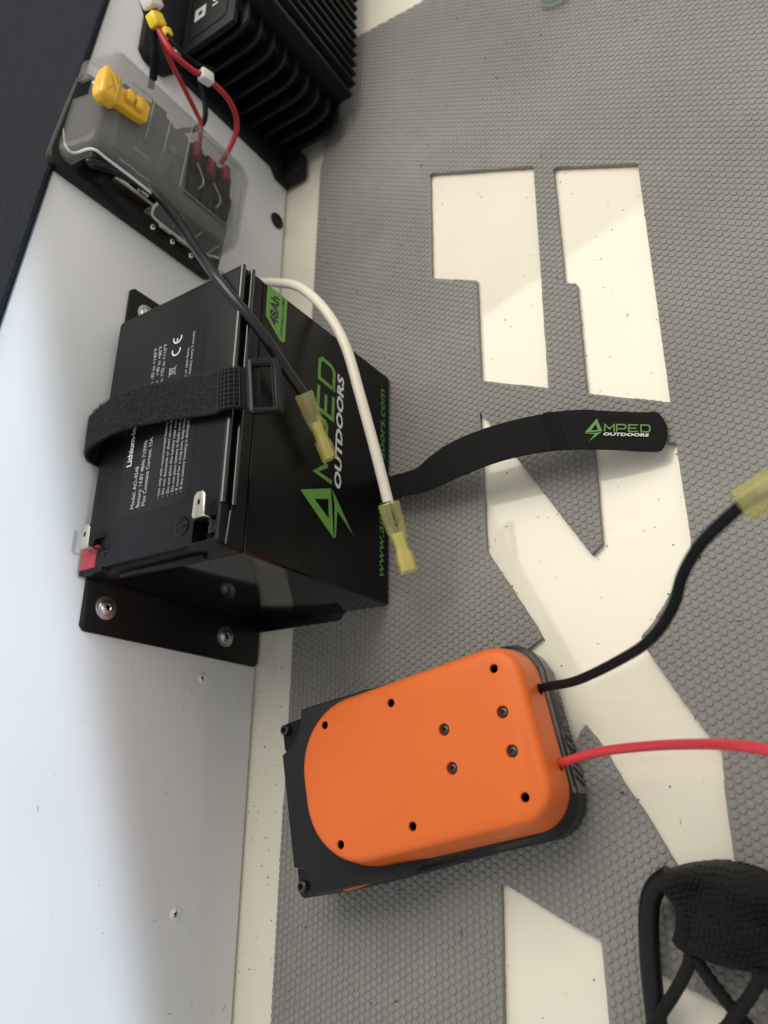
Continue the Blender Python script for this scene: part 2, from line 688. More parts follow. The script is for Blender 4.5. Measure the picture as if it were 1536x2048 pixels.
V = np.concatenate(cols_ + [cen], 1)                       # nst, 3*SEG+1, 3
edge = bd < 0.0024
if edge.any():
    E_ = V[edge]
    X, Y = E_[..., 0], E_[..., 1]
    outm = ~in_mat(X.ravel(), Y.ravel()).reshape(X.shape)
    nx, ny, _ = nearest(X.ravel(), Y.ravel())
    E_[..., 0] = np.where(outm, nx.reshape(X.shape), X)
    E_[..., 1] = np.where(outm, ny.reshape(X.shape), Y)
    V[edge] = E_
nv = 4 * SEG + 1
F1 = []
for k in range(3):
    for i in range(SEG):
        j = (i + 1) % SEG
        F1.append((k * SEG + i, k * SEG + j, (k + 1) * SEG + j, (k + 1) * SEG + i))
T1 = [(3 * SEG + i, 3 * SEG + (i + 1) % SEG, 4 * SEG) for i in range(SEG)]
offs = (np.arange(nst) * nv)[:, None, None]
Q = (np.array(F1)[None] + offs).reshape(-1, 4)
T = (np.array(T1)[None] + offs).reshape(-1, 3)
me = bpy.data.meshes.new('studs')
me.vertices.add(nst * nv)
me.vertices.foreach_set('co', V.reshape(-1).astype(np.float32))
me.loops.add(Q.size + T.size)
me.loops.foreach_set('vertex_index', np.concatenate([Q.ravel(), T.ravel()]).astype(np.int32))
me.polygons.add(len(Q) + len(T))
ls = np.concatenate([np.arange(len(Q)) * 4, len(Q) * 4 + np.arange(len(T)) * 3])
me.polygons.foreach_set('loop_start', ls.astype(np.int32))
me.update(calc_edges=True)
me.polygons.foreach_set('use_smooth', np.ones(len(me.polygons), bool))
so = link('stud', me, 'eva', mat_o, smooth=0, kind='stuff')

# crumbs, fibres and specks lying on floor and mat
random.seed(21)


def specks(name, n, mname, region, zf, s0, s1, label):
    vs, fs = [], []
    for i in range(n):
        x, y = region()
        z = zf(x, y)
        s = random.uniform(s0, s1)
        a = random.uniform(0, math.pi)
        l = s * random.choice((1, 1, 1.6, 3.0))
        if l > 2.5 * s:
            s *= 0.4
        b0 = len(vs)
        ca, sa = math.cos(a), math.sin(a)
        for dx, dy, dz in ((-l, 0, 0), (0, -s, 0), (l, 0, 0), (0, s, 0), (0, 0, s * 0.8)):
            vs.append((x + dx * ca - dy * sa, y + dx * sa + dy * ca, z + dz))
        fs += [(b0, b0 + 1, b0 + 4), (b0 + 1, b0 + 2, b0 + 4), (b0 + 2, b0 + 3, b0 + 4), (b0 + 3, b0, b0 + 4)]
    m_ = bpy.data.meshes.new(name)
    m_.from_pydata(vs, [], fs)
    o = link(name, m_, mname, smooth=0, kind='stuff')
    o['label'] = label
    o['category'] = 'debris'
    return o


def strip():
    return random.uniform(-0.3, 0.43), random.uniform(0.031, 0.064)


def cutp():
    while True:
        x, y = random.uniform(-0.28, 0.37), random.uniform(-0.36, -0.09)
        if not in_mat(np.array([x]), np.array([y]))[0]:
            return x, y


def anym():
    while True:
        x, y = random.uniform(-0.3, 0.56), random.uniform(-0.36, 0.02)
        if in_mat(np.array([x]), np.array([y]))[0]:
            return x, y


def edgep():
    while True:                            # grit caught along the cut edges
        (x0, y0), (x1, y1) = random.choice(SEGS[len(OUT):])
        t = random.random()
        x, y = x0 + (x1 - x0) * t + random.uniform(-1, 1) * 0.0012, y0 + (y1 - y0) * t + random.uniform(-1, 1) * 0.0012
        if not in_mat(np.array([x]), np.array([y]))[0]:
            return x, y


def floorp():
    q = random.random()
    return strip() if q < 0.55 else (edgep() if q < 0.80 else cutp())


specks('floor_crumbs', 260, 'debris', floorp, lambda x, y: 0.0002, 0.0002, 0.00060, 'tiny dark crumbs scattered on the bare cream floor')
specks('mat_crumbs', 95, 'debris', anym, lambda x, y: 0.0050, 0.0003, 0.0008, 'tiny dark crumbs scattered over the grey studded mat')
specks('pale_shavings', 90, 'debris_pale', lambda: cutp() if random.random() < 0.6 else anym(), lambda x, y: 0.0003 if not in_mat(np.array([x]), np.array([y]))[0] else 0.0050, 0.0002, 0.0006, 'tiny pale plastic shavings scattered on mat and floor')

# ------------------------------------------------------------------ battery bracket
br = root('battery_bracket', (0.09, 0.063, 0.0), 'black steel angle bracket screwed to the white wall behind the battery', 'bracket')
pl = [(0.2195, 0.157), (0.2165, 0.160), (-0.0285, 0.160), (-0.0315, 0.157), (-0.0315, 0.006), (-0.0285, 0.003), (0.2165, 0.003), (0.2195, 0.006)]
link('back_plate', bm_mesh(prism_bm(pl, 0.0, 0.0026, 0.0005, 2, lambda a, b, h: Vector((a, YW - 0.0002 - h, b)))), 'bracket_black', br)
sh = [(-0.005, 0.0622), (-0.005, -0.016), (0.006, -0.026), (0.175, -0.026), (0.186, -0.016), (0.186, 0.0622)]
link('shelf', bm_mesh(prism_bm(sh, 0.0036, 0.0050, 0.0003, 2)), 'bracket_black', br)


def screw(c, ax, parent, R=0.0058, m='chrome', washer=True):
    """Pan head with a cross slot on a washer."""
    c, ax = Vector(c), Vector(ax).normalized()
    if washer:
        wsh = link('washer', lathe_me([(R * 0.4, 0), (R * 1.32, 0), (R * 1.32, 0.0009), (R * 1.2, 0.0011), (R * 0.4, 0.0011)], c, ax, 28), m, parent)
    b = lathe_me([(R * 0.90, 0.0008), (R * 0.92, 0.0012), (R * 0.86, 0.0022), (R * 0.72, 0.0028), (R * 0.40, 0.0031), (R * 0.02, 0.0032)], c, ax, 24)
    n = ax.orthogonal().normalized()
    q = ax.cross(n)
    ca, sa = math.cos(0.6), math.sin(0.6)
    n, q = n * ca + q * sa, q * ca - n * sa
    cut = []
    for d, e in ((n, q), (q, n)):
        bb = bmesh.new()
        vs = [bb.verts.new(c + ax * h + d * (s * R * 0.56 * f) + e * (t * R * 0.17)) for h, f in ((0.0016, 0.35), (0.006, 1.3)) for s in (-1, 1) for t in (-1, 1)]
        for f in ((0, 1, 3, 2), (4, 6, 7, 5), (0, 4, 5, 1), (2, 3, 7, 6), (0, 2, 6, 4), (1, 5, 7, 3)):
            bb.faces.new([vs[i] for i in f])
        cut.append(bm_mesh(bb))
    for k in cut:
        b = boolean(b, [k])
    o = link('screw', b, m, parent, smooth=30)
    me_ = strokes_me([[(-R * 0.42, 0), (R * 0.42, 0)], [(0, -R * 0.42), (0, R * 0.42)]], R * 0.26, lambda a_, b_, c_: c + n * a_ + q * b_ + ax * 0.0023)
    link('recess_shade', me_, 'steel_dark', parent, smooth=0)  # dark cross laid in the slot to paint its shade
    return o


for x, z in ((-0.0147, 0.1446), (-0.0142, 0.0399), (0.2035, 0.1446), (0.2035, 0.0399)):
    screw((x, YW - 0.0028, z), (0, -1, 0), br)

# ------------------------------------------------------------------ battery
bt = root('battery', (0.0905, 0.0, 0.0051), 'black lithium battery with green lettering standing on the bracket', 'battery')
X0, X1, Y0, Y1, Z0, ZT = 0.0, 0.181, -0.0575, 0.0575, 0.0051, 0.168
ZS = 0.1490
# case: very slightly tapering, glossy
rings = []
for z, i in ((Z0, 0.0010), (Z0 + 0.0007, 0.0003), (Z0 + 0.002, 0.0), (ZS - 0.001, 0.0)):
    fy = 0.0018 * (ZS - z) / (ZS - Z0)     # the front leans out a little towards the foot
    rings.append([(x, y, z) for x, y in rrect(X0 + i, X1 - i, Y0 + i - fy, Y1 - i, 0.0022, 4)])
case = link('case', loft_me(rings), 'case_black', bt, smooth=40)
# lid with a shallow shadow gap above the case
rings = []
for z, i in ((ZS - 0.001, 0.0012), (ZS + 0.0002, 0.0012), (ZS + 0.0003, -0.0003), (ZT - 0.0015, -0.0001), (ZT - 0.0004, 0.0005), (ZT, 0.0014)):
    rings.append([(x, y, z) for x, y in rrect(X0 + i, X1 - i, Y0 + i, Y1 - i, 0.0025, 4)])
lidm = loft_me(rings)
cut = [bm_mesh(box_bm(0.0032, 0.0165, -0.0545, -0.0372, ZT - 0.011, ZT + 0.01, 0.0012, 2)),
       bm_mesh(box_bm(0.0032, 0.0185, 0.0460, 0.0700, ZT - 0.0060, ZT + 0.01, 0.0008, 2)),
       bm_mesh(box_bm(0.0130, 0.0215, 0.0400, 0.0500, ZT - 0.0030, ZT + 0.01, 0.001, 2)),
       bm_mesh(box_bm(-0.01, 0.0022, -0.0345, 0.0385, ZT - 0.0040, ZT + 0.01, 0.0006, 2)),
       bm_mesh(box_bm(0.0235, 0.20, -0.0700, -0.0560, ZT - 0.0068, ZT - 0.0028, 0.0007, 2))]
for c in cut:
    lidm = boolean(lidm, [c])
lid = link('lid', lidm, 'lid_black', bt, smooth=30)
# polished beads along the front of the lid and a moulded bar on its short side
for z, y in ((ZT - 0.0010, -0.0576), (ZT - 0.0078, -0.0590)):
    tube('lid_bead', [(0.0232, y, z), (0.1, y, z), (0.1800, y, z)], 0.0018, 'bead_black', lid, sub=2, seg=14)
tube('lid_bead', [(0.0010, -0.0575, ZT - 0.006), (0.012, -0.0585, ZT - 0.006), (0.0232, -0.0586, ZT - 0.0068)], 0.0008, 'case_black', lid, sub=2, seg=8)
box('side_bar', -0.0036, 0.0006, -0.0385, 0.0320, ZT - 0.0120, ZT - 0.0075, 'lid_black', lid, 0.0012)
box('terminal_block', 0.0004, 0.0205, 0.0560, 0.0632, ZT - 0.014, ZT - 0.0012, 'lid_black', lid, 0.0012)
# positive side: red insert
box('red_insert', 0.0036, 0.0182, 0.0464, 0.0618, ZT - 0.0058, ZT - 0.0007, 'red_plastic', bt, 0.0006, label='translucent red insert beside the positive terminal')


def terminal(x, y, z, parent):
    b = box_bm(x - 0.0022, x - 0.0008, y - 0.0042, y + 0.0042, z - 0.006, z + 0.0062, 0.0004, 2)
    t = bm_mesh(b)
    bl = [(x - 0.0012, y - 0.0046), (x + 0.0105, y - 0.0042), (x + 0.0128, y - 0.0024), (x + 0.0128, y + 0.0024), (x + 0.0105, y + 0.0042), (x - 0.0012, y + 0.0046)]
    k = bm_mesh(prism_bm(bl, z + 0.0055, z + 0.0066, 0.0003, 2))
    k = boolean(k, [bm_mesh(box_bm(x + 0.0050, x + 0.0080, y - 0.0010, y + 0.0010, z, z + 0.02, 0.0006, 2))])
    bm = bmesh.new()
    bm.from_mesh(t)
    bm.from_mesh(k)
    me_ = bpy.data.meshes.new('t')
    bm.to_mesh(me_)
    bm.free()
    return link('terminal', me_, 'nickel', parent, smooth=30)


terminal(0.0165, -0.0478, ZT + 0.0005, bt)
terminal(0.0165, 0.0500, ZT + 0.0005, bt)
box('terminal_foot', 0.0075, 0.0160, -0.0535, -0.0460, ZT - 0.0095, ZT - 0.0020, 'case_black', bt, 0.0018)

FT = frame_fn((0, 0, ZT), (1, 0, 0), (0, 1, 0))            # top face of the lid
FF = frame_fn((0, -0.05958, 0), (1, 0, 0), (0, 0.0124, 1))       # front face of the case


def ring_lines(cx, cy, r, a0, a1, n=14):
    return [(cx + r * math.cos(math.radians(a0 + (a1 - a0) * k / n)), cy + r * math.sin(math.radians(a0 + (a1 - a0) * k / n))) for k in range(n + 1)]


link('moulded_symbol', strokes_me([ring_lines(0.0150, -0.0282, 0.0052, 0, 360, 26), [(0.0150, -0.0322), (0.0150, -0.0242)]], 0.0009, FT, 0.0004), 'case_black', bt)
link('moulded_symbol', strokes_me([[(0.0110, 0.0352), (0.0110, 0.0412)], [(0.0085, 0.0382), (0.0135, 0.0382)], ring_lines(0.0165, 0.0385, 0.0026, 60, 300, 10)], 0.0009, FT, 0.0004), 'case_black', bt)

lab = link('top_label', fill_me([rrect(0.0300, 0.1555, -0.0310, 0.0312, 0.003)], FT, 0.00012), 'label_black', bt)


def top_text(s, x, y, size, width=None, bold=0.0, m='grey_print', align='LEFT'):
    fn = frame_fn((x, y, ZT + 0.00013), (1, 0, 0), (0, 1, 0))
    return link('printed_text', text_me(s, size, fn, width, 0, bold, align, 0.00006), m, lab, smooth=0)


top_text('Lithium-ion Battery', 0.0642, 0.0238, 0.0062, 0.052, 0.018, 'white_print')
top_text('Model: AO-4S48', 0.0346, 0.0161, 0.0044, 0.0278, 0.008)
top_text('Battery: 14.8V 48Ah 710Wh', 0.0346, 0.0111, 0.0044, 0.0440, 0.008)
top_text('Max Constant Current: 15A', 0.0346, 0.0062, 0.0044, 0.0448, 0.008)
for s, y, wd in (('Temperature: -20 to +140°F', 0.0131, 0.048), ('Temperature:   +40 to +80°F', 0.0085, 0.048), ('Temperature: +32 to +110°F', 0.0039, 0.048)):
    top_text(s, 0.0978, y, 0.0042, wd, 0.006)
for s, y, wd in (('- Use only with recommended battery charger', -0.0060, 0.061), ('- Do not dismantle or short circuit this battery', -0.0098, 0.064),
                 ('- Do not place this battery near moisture', -0.0139, 0.056), ('- Do not place battery in fluids such as water, direct sunlight or open flame', -0.0178, 0.0985),
                 ('- If stored for a long time, keep battery cool and charge the battery every 3 months', -0.0214, 0.1095),
                 ('- If the battery housing is damaged, do not use', -0.0250, 0.062)):
    top_text(s, 0.0362, y, 0.0031, wd, 0.004)
# conformity mark and crossed-out bin
link('printed_mark', strokes_me([ring_lines(0.1372, -0.0056, 0.0036, 75, 285), ring_lines(0.1462, -0.0056, 0.0036, 75, 285), [(0.1428, -0.0056), (0.1460, -0.0056)]], 0.0010, FT, 0.00022), 'white_print', lab)
link('printed_mark', strokes_me([[(0.1190, -0.0010), (0.1255, -0.0078)], [(0.1190, -0.0078), (0.1255, -0.0010)],
                                 [(0.1202, -0.0022), (0.1208, -0.0068), (0.1240, -0.0068), (0.1246, -0.0022), (0.1200, -0.0022)],
                                 [(0.1196, -0.0016), (0.1250, -0.0016)]], 0.00045, FT, 0.00022), 'grey_print', lab)

# front face printing: logo, lettering, capacity sticker, web address
def logo(fn, parent, s, ox, oz, m1='green', m2='white_print', h=0.0002, italic=0.11, sx=1.0):
    def P(x, z):
        return (ox + (x - 0.0308) * s * sx, oz + (z - 0.0491) * s)
    tri = [[P(.0527, .1042), P(.0308, .0698), P(.0640, .0742)], [P(.0512, .0905), P(.0422, .0751), P(.0558, .0763)]]
    link('logo_triangle', fill_me(tri, fn, h), m1, parent, smooth=0)
    bolt = [[P(.0634, .0724), P(.0391, .0491), P(.0506, .0668), P(.0316, .0676), P(.0316, .0688), P(.0536, .0696)]]
    link('logo_bolt', fill_me(bolt, fn, h), m1, parent, smooth=0)
    z0, hgt = .0749, .0160

    def sl(pts, x0, wd):
        return [P(x0 + a * wd + italic * b * hgt, z0 + b * hgt) for a, b in pts]
    for gl, x0, wd in (([[(0, -.08), (0, .97), (.5, .30), (1, .97), (1, -.08)]], .0685, .0180),
                       ([[(0, -.08), (0, 1), (.86, 1), (1, .86), (1, .50), (.86, .37), (.12, .37)]], .0915, .0168),
                       ([[(1.04, 0), (0, 0), (0, 1), (1.04, 1)], [(.1, .5), (.86, .5)]], .1142, .0166),
                       ([[(0, 0), (0, 1), (.82, 1), (1, .80), (1, .20), (.82, 0), (0, 0), (0, .1)]], .1372, .0165)):
        link('logo_letter', strokes_me([sl(g, x0, wd) for g in gl], .0030 * s, fn, h), m1, parent, smooth=0)
    q = P(.0655, .0640)
    f2 = lambda a, b, c: fn(q[0] + a, q[1] + b, c)
    link('logo_text', text_me('OUTDOORS', .0098 * s, f2, .0860 * s * sx, 0.12, 0.035, 'LEFT', h), m2, parent, smooth=0)


FL0 = frame_fn((0, -0.05940, 0), (1, 0, 0), (0, 0.0124, 1))
link('front_label', fill_me([rrect(0.0012, 0.1797, 0.0075, 0.1470, 0.0015)], FL0, 0.00012), 'case_front', bt, smooth=0)
logo(FF, bt, 1.0, .0308, .0491)
link('web_address', text_me('www.ampedoutdoors.com', 0.0112, lambda a, b, c: FF(0.0172 + a, 0.0128 + b, c), 0.148, 0.15, 0.004, 'LEFT', 0.0002), 'green_dim', bt, smooth=0)
stk = link('capacity_sticker', fill_me([[(.1798, .1450), (.1570, .1450), (.1462, .1312), (.1464, .1275), (.1478, .1262), (.1798, .1262)]], FF, 0.0002), 'green', bt, smooth=0)
link('sticker_text', text_me('48Ah', 0.0106, lambda a, b, c: FF(0.1545 + a, 0.1340 + b, c), 0.0215, 0.0, 0.03, 'LEFT', 0.0003), 'black_print', stk, smooth=0)
link('sticker_text', text_me('14.8V Lithium-ion NMC', 0.0040, lambda a, b, c: FF(0.1488 + a, 0.1287 + b, c), 0.0295, 0.0, 0.006, 'LEFT', 0.0003), 'black_print', stk, smooth=0)

# ------------------------------------------------------------------ hold-down strap
st = root('battery_strap', (0.092, 0.0, 0.17), 'black hook and loop strap with plastic buckle wrapped round the battery', 'strap')


def ribbon_me(pts, wds, th, width, sub=6, n_w=8, sag=0.0):
    """Flat band along pts; wds gives the direction across it at each point."""
    path = spline(pts, sub)
    W = spline(wds, sub)
    rings = []
    for i, p in enumerate(path):
        t = (path[min(i + 1, len(path) - 1)] - path[max(i - 1, 0)]).normalized()
        d = W[i]
        d = (d - t * d.dot(t)).normalized()
        n = t.cross(d)
        wd = width(i / (len(path) - 1)) if callable(width) else width
        top, bot = [], []
        for k in range(n_w + 1):
            s = -0.5 + k / n_w
            e = th / 2 * (1 if 0 < k < n_w else 0.45)
            off = sag * (4 * s * s - 1)
            top.append(p + d * (s * wd) + n * (e + off))
            bot.append(p + d * (s * wd) + n * (-e + off))
        rings.append(top + bot[::-1])
    return loft_me(rings)


def up_normals(me):
    return me


WX = Vector((1, -0.08, 0))
sp = [(0.0880, 0.0628, 0.060), (0.0882, 0.0628, 0.130), (0.0890, 0.0625, 0.164), (0.0915, 0.0590, 0.1760), (0.0955, 0.0420, 0.1790), (0.0985, 0.0200, 0.1775),
      (0.0965, -0.0150, 0.1735), (0.0920, -0.0420, 0.1722), (0.0900, -0.0560, 0.1722)]
wdir = [WX, WX, WX, Vector((1, 0.12, -0.05)), Vector((1, -0.06, 0.0)), Vector((1, -0.1, 0)), Vector((1, -0.05, 0)), Vector((1, 0.06, 0)), Vector((1, 0.08, 0))]
link('loop_webbing', ribbon_me(sp, wdir, 0.0026, 0.0272), 'webbing', st, smooth=50)
# nap of the loop side: thousands of short curled fibres on the part over the lid
random.seed(31)
path = spline(sp, 14)
Wd = spline(wdir, 14)
vs, fs = [], []
n0 = int(len(path) * 0.26)
for i in range(15000):
    k = random.randint(n0, len(path) - 2)
    p, d = path[k].lerp(path[k + 1], random.random()), Wd[k].normalized()
    t = (path[k + 1] - path[k]).normalized()
    nn = t.cross(d)
    if nn.z < 0 and k > n0 + 20:
        nn = -nn
    if k <= n0 + 20 and nn.y < 0 and nn.z < 0:
        nn = -nn
    s = random.uniform(-0.5, 0.5)
    c = p + d * (s * 0.0272) + nn * 0.0012
    u = (nn * random.uniform(0.3, 1.0) + t * random.uniform(-0.9, 0.9) + d * random.uniform(-0.9, 0.9)).normalized()
    L_ = random.uniform(0.0012, 0.0031)
    sd = u.orthogonal().normalized() * 0.00014
    bend = (t * random.uniform(-1, 1) + d * random.uniform(-1, 1)) * 0.0007
    b0 = len(vs)
    m1 = c + u * L_ * 0.5 + bend * 0.4
    e1 = c + u * L_ + bend - nn * 0.0003
    vs += [c - sd, c + sd, m1 + sd, m1 - sd, e1]
    fs += [(b0, b0 + 1, b0 + 2, b0 + 3), (b0 + 3, b0 + 2, b0 + 4)]
me = bpy.data.meshes.new('nap')
me.from_pydata(vs, [], fs)
link('loop_nap', me, 'fuzz', st, smooth=0, kind='stuff')
# stitched hook patch over the front edge and the fold through the buckle
hp = [(0.0900, -0.0545, 0.1735), (0.0902, -0.0610, 0.1722), (0.0908, -0.0680, 0.1672), (0.0912, -0.0745, 0.1618)]
hw = [Vector((1, 0.08, 0.0)), Vector((1, 0.1, 0.0)), Vector((1, 0.1, 0.04)), Vector((1, 0.1, 0.05))]
link('hook_patch', ribbon_me(hp, hw, 0.0030, 0.0268), 'webbing', st, smooth=50)
# raised stitching grid
pth = spline(hp, 10)
whs = spline(hw, 10)
grid = []


def patch_pt(u, s, lift=0.0019):
    f = u * (len(pth) - 1) * 0.55
    k = min(int(f), len(pth) - 2)
    p = pth[k].lerp(pth[k + 1], f - k)
    t = (pth[k + 1] - pth[k]).normalized()
    d = whs[k].normalized()
    n = t.cross(d)
    if n.z < 0:
        n = -n
    return p + d * (s * 0.0262) + n * lift


bmg = bmesh.new()
for k in range(6):
    t_ = tube_me([patch_pt(k / 5, s) for s in (-0.5, -0.25, 0, 0.25, 0.5)], 0.00030, 3, 6, 0.15)
    bmg.from_mesh(t_)
for k in range(10):
    s = -0.5 + k / 9
    t_ = tube_me([patch_pt(u, s, 0.0020) for u in (0, 0.33, 0.66, 1)], 0.00030, 4, 6, 0.15)
    bmg.from_mesh(t_)
link('stitching', bm_mesh(bmg), 'buckle_black', st, smooth=60, kind='stuff')

# buckle, hanging outwards from the front edge
ob = Vector((0.0905, -0.0692, 0.1655))
bu = Vector((1, 0.10, 0.05)).normalized()
bv = Vector((0.10, -0.76, -0.64)).normalized()
bv = (bv - bu * bv.dot(bu)).normalized()
bn = bu.cross(bv)
if bn.z < 0:
    bn = -bn


def BK(a, b, c):
    return ob + bu * a + bv * b + bn * c


outer = rrect(-0.0174, 0.0174, -0.0010, 0.0188, 0.0036, 5)
inner = rrect(-0.0138, 0.0138, 0.0022, 0.0130, 0.0008, 3)
bkm = fill_me([outer, inner], lambda a, b, c: Vector((a, b, c)), 0.0034)
bb = bmesh.new()
bb.from_mesh(bkm)
bmesh.ops.remove_doubles(bb, verts=bb.verts, dist=1e-5)
e = [x for x in bb.edges if len(x.link_faces) == 2 and x.calc_face_angle(0) > 0.8]
bmesh.ops.bevel(bb, geom=e, offset=0.0006, segments=2, affect='EDGES')
for v in bb.verts:
    c = v.co
    lift = 0.0022 * (1 if abs(c.x) > 0.0150 else 0) * max(0, 1 - ((c.y - 0.010) / 0.013) ** 2)
    v.co = BK(c.x, c.y, c.z + (lift if c.z > 0.0015 else 0))
link('buckle', bm_mesh(bb), 'buckle_black', st, smooth=40)
# the free tail comes out below the battery and arches over the mat
tp = [(0.0850, -0.0300, 0.0030), (0.0842, -0.0600, 0.0110), (0.0840, -0.0830, 0.0155), (0.0835, -0.1020, 0.0215), (0.0850, -0.1300, 0.0300),
      (0.0870, -0.1620, 0.0325), (0.0868, -0.1950, 0.0290), (0.0830, -0.2230, 0.0215), (0.0798, -0.2440, 0.0125), (0.0785, -0.2575, 0.0072)]
tw = [Vector((1, 0.05, 0)), Vector((1, 0.05, -0.35)), Vector((1, 0.06, -0.50)), Vector((1, 0.12, -0.15)), Vector((1, 0.22, 0.05)), Vector((1, 0.22, 0)), Vector((1, 0.13, 0)), Vector((1, 0.22, 0)), Vector((1, 0.22, 0)), Vector((1, 0.22, 0))]


def tail_w(t):
    if t < 0.955:
        return 0.0262
    q = (t - 0.955) / 0.045
    return 0.0262 * max(0.36, math.sqrt(max(0.0, 1 - q * q * 0.9)))


tme = ribbon_me(tp, tw, 0.0019, tail_w, sub=10, n_w=10)
link('webbing_tail', tme, 'webbing', st, smooth=50)
# doubled end piece carrying the print, with a row of stitches
link('printed_end', ribbon_me([(0.0870, -0.1905, 0.0310), (0.0848, -0.2120, 0.0267), (0.0830, -0.2230, 0.0230), (0.0798, -0.2440, 0.0141), (0.0787, -0.2572, 0.0089)],
                              [Vector((1, 0.13, 0)), Vector((1, 0.18, 0))] + [Vector((1, 0.22, 0))] * 3, 0.0016, lambda t: 0.0268 if t < 0.9 else 0.0268 * max(0.4, math.sqrt(max(0.0, 1 - ((t - 0.9) / 0.1) ** 2 * 0.85))), sub=10, n_w=10), 'webbing', st, smooth=50)
bms = bmesh.new()
for k in range(4):
    for j in range(9):
        s = -0.45 + 0.9 * j / 8
        cx = 0.0868 + 0.0265 * s - k * 0.0002
        cy = -0.1935 - k * 0.0026 + 0.0045 * s
        cz = 0.0318 - k * 0.00058
        box_bm(cx - 0.0011, cx + 0.0011, cy - 0.00035, cy + 0.00035, cz - 0.0006, cz + 0.0002, 0, bm=bms)
link('stitching', bm_mesh(bms), 'webbing', st, smooth=0, kind='stuff')
tx = Vector((-0.0045, -0.0345, -0.0145)).normalized()
ty = Vector((1, -0.12, 0.0)).normalized()
ty = (ty - tx * ty.dot(tx)).normalized()
TF = frame_fn(Vector((0.0832, -0.2190, 0.0262)), tx, ty)
logo(TF, st, 0.27, -0.004, -0.0082, 'green_dim', 'white_print', 0.0006, 0.0, 1.12)

# ------------------------------------------------------------------ crimp connectors and loose cables
def loft_sections(secs, o, ax, side):
    """secs: (distance, half width, half thickness, squareness, sideways shift) along ax."""
    ax, side = Vector(ax).normalized(), Vector(side)
    side = (side - ax * side.dot(ax)).normalized()
    nn = ax.cross(side)
    rings = []
    for s, a, b, q in secs:
        ring = []
        for k in range(24):
            t = 2 * math.pi * k / 24
            c, d = math.cos(t), math.sin(t)
            e = 2.0 / q
            ring.append(Vector(o) + ax * s + side * (a * math.copysign(abs(c) ** e, c)) + nn * (b * math.copysign(abs(d) ** e, d)))
        rings.append(ring)
    return loft_me(rings)


def crimp(o, ax, side, parent, wire_r, k=1.0):
    """Heat-shrink spade connector: open sleeve, waist, crimped barrel, boxy end."""
    o = Vector(o)
    S = [(0.0, .0068, .0050, 2.2), (0.0005, .0071, .0053, 2.2), (0.010, .0069, .0050, 2.2), (0.0175, .0064, .0044, 2.3), (0.0205, .0056, .0042, 2.6),
         (0.0225, .0058, .0043, 2.6), (0.0240, .0047, .0036, 2.8), (0.0290, .0042, .0033, 3.0), (0.0310, .0045, .0034, 3.4), (0.0330, .0055, .0035, 4.0), (0.0350, .0058, .0036, 5.0),
         (0.0440, .0057, .0035, 5.0), (0.0448, .0054, .0032, 5.0)]
    S = [(a * k, b * k, c * k, d) for a, b, c, d in S]
    c = link('crimp_connector', loft_sections(S, o, ax, side), 'shrink_yellow', parent, smooth=45)
    A = Vector(ax).normalized()
    link('wire_core', lathe_me([(wire_r, -0.001), (wire_r, 0.014 * k), (wire_r * 0.55, 0.0145 * k), (wire_r * 0.55, 0.019 * k)], o, A, 14), 'steel_dark', c)
    link('barrel', loft_sections([(0.019 * k, .0040 * k, .0030 * k, 2.4), (0.029 * k, .0033 * k, .0026 * k, 2.6), (0.033 * k, .0044 * k, .0024 * k, 4.0), (0.043 * k, .0045 * k, .0024 * k, 4.0)], o, A, side), 'shrink_core', c)
    return c


# dark cable from the fuse box across the battery
cg = root('power_cable', (0.2860, 0.045, 0.1988), 'thick dark grey cable from the fuse box to a yellow crimp connector over the battery', 'cable', group='loose power cables')
gp = [(0.2890, 0.0520, 0.2100), (0.2815, 0.0500, 0.2150), (0.2850, 0.0450, 0.1998), (0.2814, 0.0350, 0.1760), (0.2556, 0.0150, 0.1690), (0.2119, -0.0150, 0.1720), (0.1690, -0.0460, 0.1755),
      (0.1359, -0.0660, 0.1580), (0.1196, -0.0690, 0.1364), (0.1079, -0.0700, 0.1167)]
tube('insulation', gp, 0.0034, 'wire_grey', cg, sub=10, seg=16)
a0, a1 = Vector((0.1095, -0.0702, 0.1195)), Vector((0.0759, -0.0705, 0.0915))
crimp(a0, a1 - a0, (0.80, 0.0, -0.60), cg, 0.0034, 1.0)
# white cable from behind the battery
cw = root('power_cable', (0.2178, -0.04, 0.0939), 'white cable curving out from behind the battery to a yellow crimp connector', 'cable', group='loose power cables')
wp = [(0.2900, 0.0500, 0.0560), (0.2750, 0.0350, 0.0620), (0.2500, 0.0000, 0.0765), (0.2178, -0.0400, 0.0939), (0.1878, -0.0650, 0.0953), (0.1566, -0.0800, 0.0912), (0.1196, -0.0880, 0.0842), (0.0830, -0.0930, 0.0735), (0.0478, -0.0970, 0.0631)]
tube('insulation', wp, 0.0035, 'wire_white', cw, sub=10, seg=16)
a0, a1 = Vector((0.0490, -0.0968, 0.0635)), Vector((0.0076, -0.1000, 0.0444))
cc = crimp(a0, a1 - a0, (0.5, -0.6, -0.62), cw, 0.0035, 1.02)
fnp = frame_fn(a0 + (a1 - a0).normalized() * 0.001 + Vector((0.0, -0.0040, 0.0040)), (a1 - a0), Vector((0.35, 0.62, 0.70)))
link('printed_text', text_me('16-14 AWG HS', 0.0030, fnp, 0.0165, 0, 0.01, 'LEFT', 0.0), 'black_print', cc, smooth=0)

